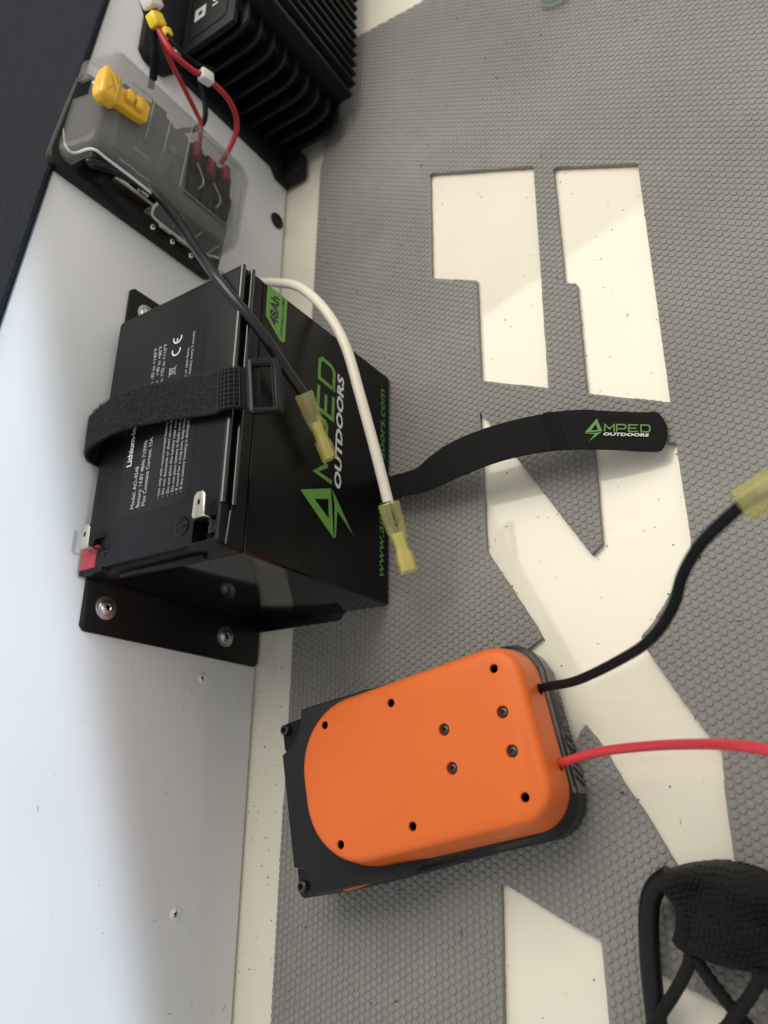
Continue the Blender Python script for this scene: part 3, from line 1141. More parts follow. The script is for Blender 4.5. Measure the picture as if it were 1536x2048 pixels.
# leads of the tool battery adapter
cb = root('power_cable', (-0.0702, -0.2087, 0.0623), 'black cable rising from the orange adapter to a yellow crimp connector at the frame edge', 'cable', group='loose power cables')
bp = [(-0.0690, -0.1770, 0.0350), (-0.0688, -0.1860, 0.0400), (-0.0702, -0.2087, 0.0600), (-0.0673, -0.2363, 0.0839), (-0.0636, -0.2597, 0.1086), (-0.0556, -0.2750, 0.1279), (-0.0464, -0.2829, 0.1397), (-0.0404, -0.2935, 0.1547), (-0.0360, -0.3047, 0.1647), (-0.0333, -0.3127, 0.1710)]
tube('insulation', bp, 0.0024, 'wire_black', cb, sub=10, seg=16)
a0, a1 = Vector((-0.0336, -0.3118, 0.1702)), Vector((-0.0270, -0.3309, 0.1745))
crimp(a0, a1 - a0, (0.8, 0.35, -0.3), cb, 0.0024, 0.95)
cr = root('power_cable', (-0.1038, -0.2104, 0.0393), 'red cable leaving the front of the orange adapter', 'cable', group='loose power cables')
rp = [(-0.1090, -0.1730, 0.0350), (-0.1085, -0.1850, 0.0352), (-0.1035, -0.2104, 0.0400), (-0.1024, -0.2394, 0.0527), (-0.1038, -0.2664, 0.0726), (-0.1062, -0.2840, 0.0920), (-0.1091, -0.2971, 0.1012), (-0.1150, -0.3113, 0.1083), (-0.1250, -0.3300, 0.1120)]
tube('insulation', rp, 0.0024, 'cable_red', cr, sub=10, seg=16)

# ------------------------------------------------------------------ fuse box
fb = root('fuse_box', (0.323, 0.0645, 0.155), 'fuse box with smoky clear cover and yellow fuse puller on the white wall', 'fuse box')
bl = rrect(0.2690, 0.3640, 0.0800, 0.2335, 0.010, 6)
link('base_plate', bm_mesh(prism_bm(bl, 0.0002, 0.0070, 0.001, 2, lambda a, b, h: Vector((a, YW - h, b + 0.012 * (0.322 - a) / 0.1)))), 'tool_black', fb)
box('socket_block', 0.3000, 0.3600, 0.0400, 0.0585, 0.0960, 0.2060, 'fin_black', fb, 0.0015)
# sockets and blade fuses under the cover
for i in range(6):
    z = 0.100 + 0.0155 * i
    for x in (0.304, 0.336):
        box('fuse_socket', x, x + 0.023, 0.0375, 0.0405, z, z + 0.0105, 'tool_black', fb, 0.0008)
for x, z, mm_ in ((0.3420, 0.1770, 'red_plastic'), (0.3440, 0.1350, 'fuse_red'), (0.3400, 0.1190, 'fuse_red'), (0.3470, 0.1030, 'fuse_red')):
    f = box('blade_fuse', x, x + 0.0150, 0.0345, 0.0420, z, z + 0.0060, mm_, fb, 0.0008)
    box('fuse_cap', x + 0.0010, x + 0.0140, 0.0338, 0.0346, z + 0.0008, z + 0.0052, mm_, f, 0.0003)
# bus bar and terminal screws on the open side
box('bus_bar', 0.2865, 0.2895, 0.0500, 0.0580, 0.158, 0.194, 'nickel', fb, 0.0006)
for x, z in ((0.2990, 0.1830), (0.2990, 0.1660)):
    screw((x, 0.0570, z), (-0.35, -1, 0.2), fb, 0.0036, 'chrome')
for x, z in ((0.2790, 0.1440), (0.2790, 0.1260), (0.2790, 0.1080)):
    box('terminal_tab', x - 0.0012, x + 0.0014, 0.0545, 0.0580, z - 0.006, z + 0.006, 'nickel', fb, 0.0004)
    link('terminal_bead', lathe_me([(0.0018, 0), (0.0018, 0.0012), (0.0008, 0.0018)], (x + 0.0022, 0.0560, z + 0.003), (0, -1, 0), 12), 'chrome', fb)
for z in (0.1540, 0.1350, 0.1160):
    screw((0.2745, 0.0578, z), (-0.25, -1, 0.15), fb, 0.0027, 'nickel', False)
screw((0.2790, YW - 0.0072, 0.0830), (0, -1, 0), fb, 0.0034, 'chrome', False)
screw((0.3560, YW - 0.0072, 0.2180), (0, -1, 0), fb, 0.0034, 'chrome', False)
link('cable_lug', lathe_me([(0.0052, 0), (0.0052, 0.010), (0.0045, 0.012), (0.0005, 0.012)], (0.2930, 0.0530, 0.2020), (-0.35, -0.1, 0.9), 18), 'fin_black', fb)


# clear cover: moulded shell, open at the back and along the upper part of its near side
def cover_me():
    def outline(i, n=8):
        out = []
        for cx, cz, r, a0 in ((0.3745 - 0.016, 0.0830 + 0.016, 0.016, -90), (0.3745 - 0.008, 0.2225 - 0.008, 0.008, 0), (0.2780 + 0.008, 0.2285 - 0.008, 0.008, 90), (0.2800 + 0.020, 0.0880 + 0.020, 0.020, 180)):
            for k in range(n + 1):
                a = math.radians(a0 + 90 * k / n)
                out.append((cx + (r - i) * math.cos(a), cz + (r - i) * math.sin(a)))
        return out
    levels = ((0.0600, -0.0015, 0.004), (0.0480, -0.0005, 0.002), (0.0390, 0.0, 0.0), (0.0350, 0.0007, 0.0), (0.0322, 0.0024, 0.0), (0.0306, 0.0052, 0.0))
    b = bmesh.new()
    rg = []
    for y, i, up in levels:
        rg.append([b.verts.new((x, y, z + (up if z > 0.20 else 0))) for x, z in outline(i)])
    m_ = len(rg[0])
    for k in range(len(rg) - 1):
        for i in range(m_):
            j = (i + 1) % m_
            b.faces.new((rg[k][i], rg[k][j], rg[k + 1][j], rg[k + 1][i]))
    b.faces.new(rg[-1])
    bmesh.ops.recalc_face_normals(b, faces=b.faces)
    for co, no in (((0, 0, 0.166), (0, 0, 1)), ((0, 0.0460, 0), (0, 1, 0)), ((0.3300, 0, 0), (1, 0, 0)), ((0.3480, 0, 0), (1, 0, 0)), ((0, 0.0520, 0), (0, 1, 0)), ((0.2960, 0, 0), (1, 0, 0)),
                   ((0, 0, 0.1500), (0, 0, 1)), ((0, 0, 0.205), (0, 0, 1)), ((0.3660, 0, 0), (1, 0, 0)), ((0, 0, 0.099), (0, 0, 1))):
        bmesh.ops.bisect_plane(b, geom=list(b.verts) + list(b.edges) + list(b.faces), plane_co=co, plane_no=no)
    dead = []
    for f in b.faces:
        c = f.calc_center_median()
        if c.x < 0.2800 + (0.0060 if c.y > 0.036 else 0) and c.z > 0.166 and c.y > 0.0350 and c.z < 0.222:
            dead.append(f)
        elif c.x < 0.290 and c.z < 0.166 and c.y > 0.0520:
            dead.append(f)
        elif c.z > 0.205 and 0.3300 < c.x < 0.3480 and c.y > 0.046:
            dead.append(f)
    bmesh.ops.delete(b, geom=dead, context='FACES')
    for f in b.faces:
        c = f.calc_center_median()
        f.material_index = 1 if (0.2960 < c.x < 0.3660 and 0.099 < c.z < 0.1500 and c.y < 0.040) else 0
    me_ = bm_mesh(b)
    me_.materials.append(M['smoke_clear'])
    me_.materials.append(M['window_clear'])
    return solidify(me_, 0.0018)


cov = link('cover', cover_me(), None, fb, smooth=35)
# moulded ribs, windows and clip bosses on the cover
for pts in ([(0.3660, 0.0296, 0.1500), (0.2980, 0.0296, 0.1548)],
            [(0.2990, 0.0300, 0.1520), (0.3000, 0.0315, 0.1060)], [(0.3630, 0.0300, 0.1480), (0.3660, 0.0325, 0.0960)],
            [(0.3000, 0.0318, 0.1040), (0.3665, 0.0325, 0.0950)],
            [(0.3330, 0.0300, 0.1410), (0.3210, 0.0300, 0.1330), (0.3110, 0.0300, 0.1370)], [(0.3280, 0.0302, 0.1230), (0.3180, 0.0304, 0.1140), (0.3070, 0.0306, 0.1180)],
            [(0.3580, 0.0296, 0.1860), (0.3160, 0.0296, 0.1890)], [(0.3560, 0.0296, 0.1695), (0.3150, 0.0296, 0.1730)]):
    tube('cover_rib', pts, 0.0008, 'clear_edge', cov, sub=3, seg=8)
for x0, x1, z in ((0.281, 0.300, 0.2060), (0.281, 0.297, 0.1930), (0.352, 0.366, 0.2060), (0.354, 0.366, 0.1980), (0.2990, 0.3110, 0.1970)):
    tube('cover_rib', [(x0, 0.0297, z), (x0 + 0.001, 0.0297, z - 0.012)], 0.0008, 'clear_edge', cov, sub=2, seg=8)
for z in (0.1450, 0.1270, 0.1090):
    tube('cover_rib', [(0.2776, 0.0330, z), (0.2776, 0.0455, z - 0.001)], 0.0008, 'clear_edge', cov, sub=2, seg=8)
box('label_window', 0.3165, 0.3570, 0.0325, 0.0331, 0.1725, 0.1865, 'fin_black', cov, 0.0002)
tube('cover_rim', [(0.3010, 0.0590, 0.2335), (0.2880, 0.0575, 0.2300), (0.2800, 0.0500, 0.2270), (0.2772, 0.0345, 0.2240), (0.2770, 0.0330, 0.2120), (0.2768, 0.0330, 0.1720), (0.2765, 0.0430, 0.1650), (0.2765, 0.0500, 0.1560), (0.2785, 0.0515, 0.1150), (0.2850, 0.0500, 0.0930)], 0.0010, 'bright_rim', cov, sub=6, seg=8)
tube('cover_rim', [(0.3745, 0.0350, 0.2160), (0.3747, 0.0345, 0.1500), (0.3745, 0.0360, 0.0950), (0.3690, 0.0385, 0.0870), (0.3400, 0.0400, 0.0850), (0.3050, 0.0430, 0.0880), (0.2850, 0.0490, 0.0935)], 0.0007, 'clear_edge', cov, sub=6, seg=8)
link('clip_boss', lathe_me([(0.0030, 0), (0.0030, 0.0012), (0.0020, 0.0012), (0.0020, 0.0004), (0.0002, 0.0004)], (0.3260, 0.0306, 0.1640), (0, -1, 0), 18), 'smoke_clear', cov)

# yellow fuse puller clipped into the cover
pu = link('fuse_puller', bm_mesh(prism_bm([(0.3100, 0.2290), (0.3120, 0.2335), (0.3180, 0.2350), (0.3310, 0.2340), (0.3370, 0.2310), (0.3375, 0.2270), (0.3340, 0.2220), (0.3335, 0.2160),
                                             (0.3400, 0.2010), (0.3400, 0.1950), (0.3370, 0.1925), (0.3230, 0.1935), (0.3205, 0.1965), (0.3190, 0.2040), (0.3170, 0.2160), (0.3140, 0.2210)],
                                            0.0, 0.0065, 0.0012, 2, lambda a, b, h: Vector((a, 0.0298 - h, b)))), 'yellow_plastic', fb)
box('grip_block', 0.3110, 0.3360, 0.0190, 0.0300, 0.2195, 0.2340, 'yellow_plastic', pu, 0.003, 3)
for z in (0.2110, 0.2030):
    box('hinge_knuckle', 0.3235, 0.3335, 0.0195, 0.0240, z - 0.0030, z + 0.0030, 'yellow_plastic', pu, 0.0012)
for a, b_ in (((0.3160, 0.2300), (0.3225, 0.2265)), ((0.3195, 0.2240), (0.3290, 0.2290)), ((0.3270, 0.2215), (0.3320, 0.2255))):
    fn = frame_fn((0, 0.0189, 0), (1, 0, 0), (0, 0, 1))
    link('embossed_mark', strokes_me([[a, b_]], 0.0006, fn, 0.0002), 'yellow_dark', pu, smooth=0)

# ------------------------------------------------------------------ finned power unit beyond the fuse box
am = root('finned_power_unit', (0.55, 0.03, 0.01), 'black finned heat sink power unit on the wall beyond the fuse box', 'power unit')
box('core', 0.474, 0.80, -0.004, 0.060, 0.016, 0.148, 'fin_black', am, 0.003)
fl_ = [(0.4340, 0.0030), (0.4340, 0.0205), (0.4430, 0.0280), (0.4430, 0.1480), (0.4290, 0.1580), (0.4260, 0.1640), (0.4270, 0.1790), (0.4330, 0.1850), (0.80, 0.185), (0.80, 0.003)]
link('mounting_flange', bm_mesh(prism_bm(fl_, 0.0002, 0.0065, 0.001, 2, lambda a, b, h: Vector((a, YW - h, b)))), 'fin_black', am)
box('mounting_foot', 0.4340, 0.462, 0.038, 0.0600, 0.0020, 0.0170, 'fin_black', am, 0.004)
screw((0.4560, YW - 0.0066, 0.1530), (0, -1, 0), am, 0.0042, 'chrome')
box('top_panel', 0.4560, 0.80, -0.004, 0.0585, 0.1440, 0.1505, 'fin_black', am, 0.003)
zs = [0.0190 + 0.0150 * i for i in range(9)]
first = None
for i, z in enumerate(zs):
    if first is None:
        pf = [(0.4560, 0.0580), (0.4560, 0.0050)]
        for k in range(7):
            a = math.radians(180 + 90 * k / 6)
            pf.append((0.4690 + 0.0130 * math.cos(a), 0.0050 + 0.0150 * math.sin(a)))
        pf += [(0.4860, -0.0100), (0.4860, 0.0580)]
        first = link('fin', bm_mesh(prism_bm(pf, z - 0.0016, z + 0.0016, 0.0008, 2)), 'fin_black', am)
    else:
        copy_part(first, 'fin', (0, 0, z - zs[0]), am)
box('corner_post', 0.4840, 0.4900, -0.0260, 0.0300, 0.0200, 0.1470, 'fin_black', am, 0.0012)
vf = box('fin', 0.4960, 0.4992, -0.0300, 0.0300, 0.0200, 0.1480, 'fin_black', am, 0.0008)
for i in range(1, 22):
    copy_part(vf, 'fin', (0.0125 * i, 0, 0), am)
FA = frame_fn((0.0, 0.0, 0.1507), (1, 0, 0), (0, 1, 0))
link('label_frame', fill_me([rrect(0.466, 0.72, 0.004, 0.050, 0.006), rrect(0.4675, 0.7185, 0.0055, 0.0485, 0.005)], FA, 0.0004), 'tool_black', am)
link('label_icon', fill_me([rrect(0.4855, 0.4995, 0.0310, 0.0435, 0.0008), rrect(0.4898, 0.4952, 0.0350, 0.0396, 0.0004)], FA, 0.0003), 'grey_print', am, smooth=0)
link('label_text', text_me('10', 0.0090, lambda a, b, c: FA(0.4865 + a, 0.0165 + b, c), 0.0110, 0, 0.01, 'LEFT', 0.0003), 'white_print', am, smooth=0)

# wires from the finned unit to the fuse box, gathered by a yellow tap and white clips
hs = root('wire_harness', (0.41, 0.02, 0.20), 'bundle of red and black wires with a yellow tap above the fuse box', 'wires')
tube('red_wire', [(0.4500, 0.0180, 0.2350), (0.4330, 0.0190, 0.2140), (0.4178, 0.0200, 0.2026), (0.4070, 0.0200, 0.1983), (0.3916, 0.0150, 0.1876), (0.3895, 0.0120, 0.1703), (0.3922, 0.0100, 0.1586), (0.3967, 0.0120, 0.1367), (0.3982, 0.0180, 0.1194), (0.3923, 0.0250, 0.1097), (0.3824, 0.0350, 0.1060), (0.3700, 0.0440, 0.1060)], 0.0022, 'wire_red', hs, sub=8)
tube('red_wire', [(0.4330, 0.0240, 0.2120), (0.4143, 0.0250, 0.1950), (0.4063, 0.0300, 0.1811), (0.3990, 0.0350, 0.1604), (0.3934, 0.0400, 0.1418), (0.3871, 0.0420, 0.1326), (0.3700, 0.0480, 0.1270)], 0.0019, 'wire_red', hs, sub=8)
tube('black_wire', [(0.4350, 0.0220, 0.2200), (0.4143, 0.0250, 0.2021), (0.4038, 0.0300, 0.1934), (0.3950, 0.0400, 0.1850), (0.3850, 0.0480, 0.1790)], 0.0024, 'wire_black', hs, sub=8)
tube('black_wire', [(0.4340, 0.0260, 0.2170), (0.4090, 0.0290, 0.1970), (0.4010, 0.0350, 0.1870), (0.3920, 0.0450, 0.1790)], 0.0020, 'wire_black', hs, sub=8)
tube('black_wire', [(0.4080, 0.0170, 0.1965), (0.3960, 0.0120, 0.1860), (0.3960, 0.0100, 0.1700), (0.4100, 0.0120, 0.1500)], 0.0014, 'wire_black', hs, sub=8)


def obox(name, c, ax, side, lx, ly, lz, m, parent, bev=0.001):
    ax = Vector(ax).normalized()
    s = Vector(side)
    s = (s - ax * s.dot(ax)).normalized()
    n = ax.cross(s)
    b = box_bm(-lx / 2, lx / 2, -ly / 2, ly / 2, -lz / 2, lz / 2, bev)
    for v in b.verts:
        v.co = Vector(c) + ax * v.co.x + s * v.co.y + n * v.co.z
    return link(name, bm_mesh(b), m, parent)


tpz = obox('wire_tap', (0.4135, 0.0205, 0.2015), (0.7, 0.05, 0.55), (0.5, 0, -0.8), 0.0105, 0.0115, 0.0095, 'yellow_tap', hs, 0.002)
obox('tap_latch', (0.4075, 0.0185, 0.1935), (0.7, 0.05, 0.55), (0.5, 0, -0.8), 0.0070, 0.0080, 0.0090, 'yellow_tap', tpz, 0.002)
obox('white_plug', (0.4260, 0.0200, 0.2090), (0.7, 0.05, 0.55), (0.5, 0, -0.8), 0.0130, 0.0140, 0.0110, 'nylon_white', hs, 0.002)
obox('white_clip', (0.3922, 0.0098, 0.1590), (0.2, -0.1, -1), (1, 0, 0.2), 0.0110, 0.0095, 0.0080, 'nylon_white', hs, 0.0016)
th = root('thin_cable', (0.45, 0.05, 0.02), 'thin black cable curling against the wall below the finned unit', 'cable')
tube('insulation', [(0.3720, 0.0580, 0.1430), (0.3790, 0.0540, 0.1420), (0.3860, 0.0480, 0.1330), (0.3980, 0.0440, 0.1280), (0.4200, 0.0460, 0.1290), (0.4480, 0.0550, 0.1300)], 0.0022, 'wire_black', th, sub=8)

# black plug in the wall near the floor
pgm = lathe_me([(0.0080, 0.0), (0.0080, 0.0012), (0.0070, 0.0022), (0.0048, 0.0026), (0.0042, 0.0012), (0.0002, 0.0010)], (0.3891, YW - 0.0001, 0.0135), (0, -1, 0), 28)
pg = link('wall_plug', pgm, 'rubber')
pg['label'] = 'round black plug in the white wall near the floor'
pg['category'] = 'plug'

# ------------------------------------------------------------------ orange tool battery adapter
AO = Vector((-0.10548, -0.10728, 0.0))
TH = math.radians(-77.87)
ad = root('tool_battery_adapter', (AO.x, AO.y, 0.006), 'orange and black tool battery adapter lying on the grey mat', 'adapter', rot=TH)
U_ = Vector((math.cos(TH), math.sin(TH), 0))
V_ = Vector((-math.sin(TH), math.cos(TH), 0))


def A_(u, v, z):
    return AO + U_ * (u / 1000) + V_ * (v / 1000) + Vector((0, 0, z / 1000))


def cover_outline(u0, u1, v, rr, rf, n=10):
    out = []
    for cu_, cv, r, a0 in ((u1 - rf, -v + rf, rf, -90), (u1 - rf, v - rf, rf, 0), (u0 + rr, v - rr, rr, 90), (u0 + rr, -v + rr, rr, 180)):
        for k in range(n + 1):
            a = math.radians(a0 + 90 * k / n)
            out.append((cu_ + r * math.cos(a), cv + r * math.sin(a)))
    return out


def lev(z, i, u0=-78.3, u1=77.3, v=46.6, rr=39.5, rf=19.0):
    return [A_(a, b, z) for a, b in cover_outline(u0 + i, u1 - i, v - i, rr - i, rf - i * 0.9)]


rings = [lev(28, 0.5, v=50.2, u1=77.6, rf=22), lev(30, 0, v=50.0, u1=77.6, rf=22), lev(44, 0, v=48.2, rf=20.5), lev(50.5, 0.0), lev(52.6, 0.35), lev(54.3, 1.2), lev(55.4, 2.5), lev(56, 4.4)]
ocm = loft_me(rings)
HOLES = [(-55.8, 34.2), (-6.3, 34.0), (62.2, 33.7), (-55.8, -34.2), (-6.3, -34.0), (62.2, -33.7)]
SCR = [(24.6, 10.4), (61.2, 10.1), (24.6, -10.5), (61.2, -10.4)]
cut = []
for u, v in HOLES:
    cut.append(lathe_me([(0.0001, -0.014), (0.0024, -0.014), (0.0024, -0.0005), (0.0029, 0.0001), (0.0031, 0.002), (0.0001, 0.002)], A_(u, v, 56), (0, 0, 1), 20))
for u, v in SCR:
    cut.append(lathe_me([(0.0001, -0.0035), (0.0033, -0.0035), (0.0033, -0.0004), (0.0037, 0.0001), (0.0039, 0.002), (0.0001, 0.002)], A_(u, v, 56), (0, 0, 1), 24))
for v in (20.2, -20.3):
    cut.append(lathe_me([(0.0001, -0.008), (0.0034, -0.008), (0.0034, 0.010), (0.0001, 0.010)], A_(74.5, v, 35.5), U_, 20))
ocm = boolean(ocm, cut)
link('orange_cover', ocm, 'orange', ad, smooth=32)
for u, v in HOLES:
    link('hole_shade_lining', lathe_me([(0.00238, 0), (0.00238, 0.0126), (0.0022, 0.0126), (0.0022, 0.0005), (0.0001, 0.0004)], A_(u, v, 42.1), (0, 0, 1), 18), 'hole_shade', ad)  # dark lining paints shade over the orange hole walls
for i, (u, v) in enumerate(SCR):
    sm = lathe_me([(0.0027, -0.0034), (0.0027, -0.0020), (0.0022, -0.0014), (0.0013, -0.0012), (0.0013, -0.0026), (0.0001, -0.0026)], A_(u, v, 56), (0, 0, 1), 20)
    s_ = link('screw', sm, 'steel_dark', ad)
# base body below the orange cover
def blev(z, v, u0, u1, rf, rr=10):
    return [A_(a, b, z) for a, b in cover_outline(u0, u1, v, rr, rf, 8)]


link('base', loft_me([blev(6.2, 51.5, -94, 76.0, 20), blev(8.5, 53.8, -95, 77.4, 22), blev(21.5, 54.0, -95, 78.0, 22), blev(22.0, 53.0, -95, 77.2, 21), blev(22.6, 53.0, -95, 77.2, 21), blev(23.1, 53.6, -95, 78.0, 22),
                      blev(28.5, 52.0, -95, 77.9, 22), blev(30.6, 51.2, -95, 78.0, 22), blev(31.2, 50.2, -95, 77.0, 21)]), 'tool_black', ad, smooth=40)
FPf = lambda v, z, h: A_(78.05 + h * 1000, v * 1000, z * 1000)
link('front_plate', fill_me([rrect(-0.0345, 0.0345, 0.0082, 0.0212, 0.002)], lambda a, b, c: FPf(a, b, c - 0.0008 + (0.0174 - b) * 0.0), 0.0009), 'tool_lit_grey', ad)  # black front face, its lit grey given as colour
link('front_band', fill_me([rrect(-0.0345, 0.0345, 0.0234, 0.0283, 0.0015)], lambda a, b, c: FPf(a, b, c - 0.0007), 0.0006), 'tool_lit_grey', ad)
# tray that surrounds the rear of the cover
tr = [(-101, 28), (-97, 29.5), (-91, 32.5), (-84.5, 38), (-81.5, 52.3), (-30, 50.8), (-14, 49.2), (-14, -50.4), (-30, -55.8), (-88, -56.3), (-89.5, -50), (-92.5, -42), (-101.3, -39)]


def tray_fn(a, b, h):
    z = h
    if h > 0.02:
        t = min(1, max(0, (a + 32) / 18))
        z = h - 0.0125 * t
    return A_(a, b, z * 1000)


tb = bmesh.new()
nt_ = len(tr)
R0 = [tray_fn(a, b, 0.010) for a, b in tr]
R1 = [tray_fn(a, b, 0.0435) for a, b in tr]
R2 = [tray_fn(a * 0.994, b * 0.985, 0.0445) for a, b in tr]
link('tray', loft_me([R0, R1, R2]), 'tool_black', ad, smooth=30)
box_parts = []
for sgn, vc, u0 in ((1, 38.8, -103.0), (-1, -47.0, -103.2)):
    po = rrect(u0, -80, vc - 9.5, vc + 9.5, 3.5, 4)
    tab = link('corner_tab', bm_mesh(prism_bm(po, 10, 39.0, 0.9, 2, lambda a, b, h: A_(a, b, h))), 'tool_black', ad)
    c = A_(-98.9, vc + 5.0 * (sgn > 0) - 3.2 * (sgn < 0), 39.0)
    link('cap_screw', lathe_me([(0.0037, 0), (0.0037, 0.0012), (0.0033, 0.0030), (0.0026, 0.0036), (0.0017, 0.0036), (0.0017, 0.0012), (0.0001, 0.0012)], c, (0, 0, 1), 20), 'steel_dark', ad)
for sgn in (1, -1):
    v0 = 45.6 if sgn > 0 else -57.2
    link('release_button', bm_mesh(prism_bm([(-75, v0), (-55, v0 + 1.5 * (sgn < 0)), (-58, v0 + 7.5), (-73, v0 + 7.5)], 24, 34, 0.8, 2, lambda a, b, h: A_(a, b, h))), 'orange', ad)
    vv = 56.0 * sgn
    link('side_rail', bm_mesh(prism_bm([(-92, vv - 3 * sgn), (30, vv - 5 * sgn), (30, vv - 2.5 * sgn), (-45, vv + 0.3 * sgn), (-80, vv + 0.8 * sgn), (-92, vv - 1.0 * sgn)], 7.5, 24, 0.8, 2, lambda a, b, h: A_(a, b, h))), 'tool_black', ad)
# lettering on the front
FX = lambda a, b, c: A_(78.22 + c * 1000, -21.0 + a * 1000, 12.2 + b * 1000)
link('front_text', text_me('HYPER', 0.0112, FX, 0.0430, 0.42, 0.045, 'LEFT', 0.0004), 'black_print', ad, smooth=0)
link('front_text', strokes_me([[(-0.0050 - k * 0.0046, -0.0030), (0.0002 - k * 0.0046, 0.0078)] for k in range(2)], 0.0019, FX, 0.0004), 'black_print', ad, smooth=0)
link('front_text', strokes_me([[(0.006 + k * 0.0027, -0.0031), (0.0073 + k * 0.0027, -0.0012)] for k in range(13)], 0.0013, FX, 0.0004), 'black_print', ad, smooth=0)

# ------------------------------------------------------------------ knitted black tether at the lower right
kn = root('knitted_tether', (-0.18, -0.25, 0.006), 'black knitted fabric with braided cords and rubber tube in the corner', 'tether')
outl = [(-0.1590, -0.2275), (-0.1570, -0.2330), (-0.1545, -0.2420), (-0.1530, -0.2550), (-0.1545, -0.2680), (-0.1590, -0.2800), (-0.1640, -0.2950), (-0.1690, -0.3150), (-0.2010, -0.3150), (-0.2020, -0.2950),
        (-0.1995, -0.2720), (-0.1985, -0.2560), (-0.1960, -0.2430), (-0.1945, -0.2360), (-0.1895, -0.2300), (-0.1830, -0.2315), (-0.1750, -0.2325), (-0.1680, -0.2285)]
OS = [(p.x, p.y) for p in spline([(x, y, 0) for x, y in outl] + [(outl[0][0], outl[0][1], 0)], 4)[:-1]]
KS = 0.0006
kx = np.arange(-0.206, -0.148, KS)
ky = np.arange(-0.318, -0.222, KS)
KX, KY = np.meshgrid(kx, ky, indexing='ij')


def seg_dist(poly, X, Y):
    d = np.full(X.shape, 1e9)
    for i in range(len(poly)):
        (x0, y0), (x1, y1) = poly[i], poly[(i + 1) % len(poly)]
        dx, dy = x1 - x0, y1 - y0
        t = np.clip(((X - x0) * dx + (Y - y0) * dy) / (dx * dx + dy * dy + 1e-15), 0, 1)
        d = np.minimum(d, np.hypot(X - x0 - t * dx, Y - y0 - t * dy))
    return d


ins = inside(OS, KX.ravel(), KY.ravel()).reshape(KX.shape)
KD = seg_dist(OS, KX, KY)
e = np.clip(KD / 0.010, 0, 1)
KZ = 0.010 + 0.024 * np.sqrt(np.clip(1 - (1 - e) ** 2, 0, 1))
KZ += 0.0042 * np.sin(KY * 150 + KX * 90) * e + 0.0018 * np.sin(KX * 330 - KY * 90) * e
# knit: offset rows of little loops
pr_, pc_ = 0.0027, 0.0025
row = (KX + 0.0009 * np.sin(KY * 160) + 0.0006 * np.sin(KY * 420)) / pr_
ph = (KY + 0.0004 * np.sin(KX * 500)) / pc_ + 0.5 * (np.floor(row) % 2)
KZ += 0.0019 * np.abs(np.sin(np.pi * row)) * np.abs(np.sin(np.pi * ph)) + np.random.default_rng(2).normal(0, 0.00012, KX.shape)
vid = -np.ones(KX.shape, int)
vs, fs = [], []
for i in range(KX.shape[0]):
    for j in range(KX.shape[1]):
        if ins[i, j]:
            vid[i, j] = len(vs)
            vs.append((KX[i, j], KY[i, j], KZ[i, j]))
for i in range(KX.shape[0] - 1):
    for j in range(KX.shape[1] - 1):
        q = (vid[i, j], vid[i + 1, j], vid[i + 1, j + 1], vid[i, j + 1])
        if min(q) >= 0:
            fs.append(q)
me = bpy.data.meshes.new('knit')
me.from_pydata(vs, [], fs)
b = bmesh.new()
b.from_mesh(me)
ed = [x for x in b.edges if len(x.link_faces) == 1]
r = bmesh.ops.extrude_edge_only(b, edges=ed)
for v in [g for g in r['geom'] if isinstance(g, bmesh.types.BMVert)]:
    v.co.z = 0.0048
bmesh.ops.recalc_face_normals(b, faces=b.faces)
b.to_mesh(me)
b.free()
link('knit_fabric', me, 'knit', kn, smooth=70)
tube('rubber_tube', [(-0.1600, -0.2340, 0.022), (-0.1660, -0.2255, 0.020), (-0.1760, -0.2205, 0.0175), (-0.1950, -0.2180, 0.0160), (-0.2150, -0.2175, 0.0150), (-0.2400, -0.2180, 0.0140), (-0.2700, -0.2200, 0.0140)], 0.0050, 'rubber', kn, sub=8, seg=18)


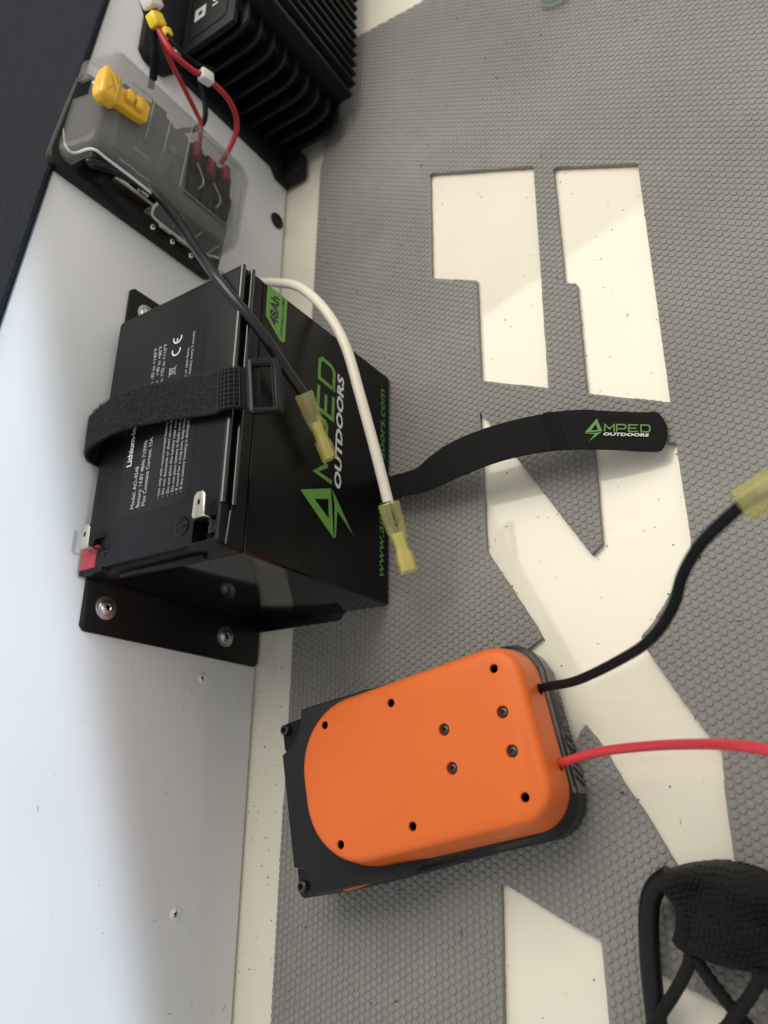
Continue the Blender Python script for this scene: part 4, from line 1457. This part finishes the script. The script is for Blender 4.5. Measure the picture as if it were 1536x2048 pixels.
def braid(name, pts, r, parent):
    pth = spline(pts, 14)
    fr = frames(pth)
    rings = []
    for i, (p, (t, n, b)) in enumerate(zip(pth, fr)):
        ring = []
        for k in range(16):
            a = 2 * math.pi * k / 16
            q = r * (1 + 0.055 * math.sin(4 * a + i * 1.3) + 0.055 * math.sin(4 * a - i * 1.3))
            ring.append(p + (n * math.cos(a) + b * math.sin(a)) * q)
        rings.append(ring)
    return link(name, loft_me(rings), 'knit', parent, smooth=80)


braid('braided_cord', [(-0.1920, -0.2400, 0.026), (-0.1990, -0.2370, 0.024), (-0.2100, -0.2290, 0.020), (-0.2200, -0.2210, 0.020), (-0.2320, -0.2120, 0.022)], 0.0029, kn)
braid('braided_cord', [(-0.1930, -0.2410, 0.026), (-0.2000, -0.2440, 0.022), (-0.2100, -0.2500, 0.018), (-0.2190, -0.2570, 0.016), (-0.2300, -0.2660, 0.016)], 0.0029, kn)
braid('braided_cord', [(-0.1950, -0.2680, 0.028), (-0.2010, -0.2670, 0.026), (-0.2100, -0.2600, 0.022), (-0.2190, -0.2520, 0.020), (-0.2320, -0.2400, 0.020)], 0.0029, kn)
braid('braided_cord', [(-0.1960, -0.2690, 0.028), (-0.2030, -0.2730, 0.024), (-0.2120, -0.2800, 0.020), (-0.2250, -0.2900, 0.018)], 0.0030, kn)

# ------------------------------------------------------------------ clear plastic piece at the far edge of the mat
cp = root('clear_plastic_cap', (0.50, -0.225, 0.006), 'small clear plastic piece on the mat at the top edge of the photo', 'plastic cap')
cm = lathe_me([(0.0140, 0.0), (0.0145, 0.002), (0.0132, 0.016), (0.0118, 0.018), (0.0112, 0.016), (0.0124, 0.003), (0.0002, 0.0025)], (0.4880, -0.2210, 0.0062), (0, 0, 1), 32)
link('cap_shell', cm, 'clear_plastic', cp)
tube('cap_rim', ring_pts := [(0.4880 + 0.0148 * math.cos(a), -0.2210 + 0.0148 * math.sin(a), 0.0075) for a in [k * math.pi / 8 for k in range(17)]], 0.0010, 'clear_plastic', cp, sub=3, seg=8)
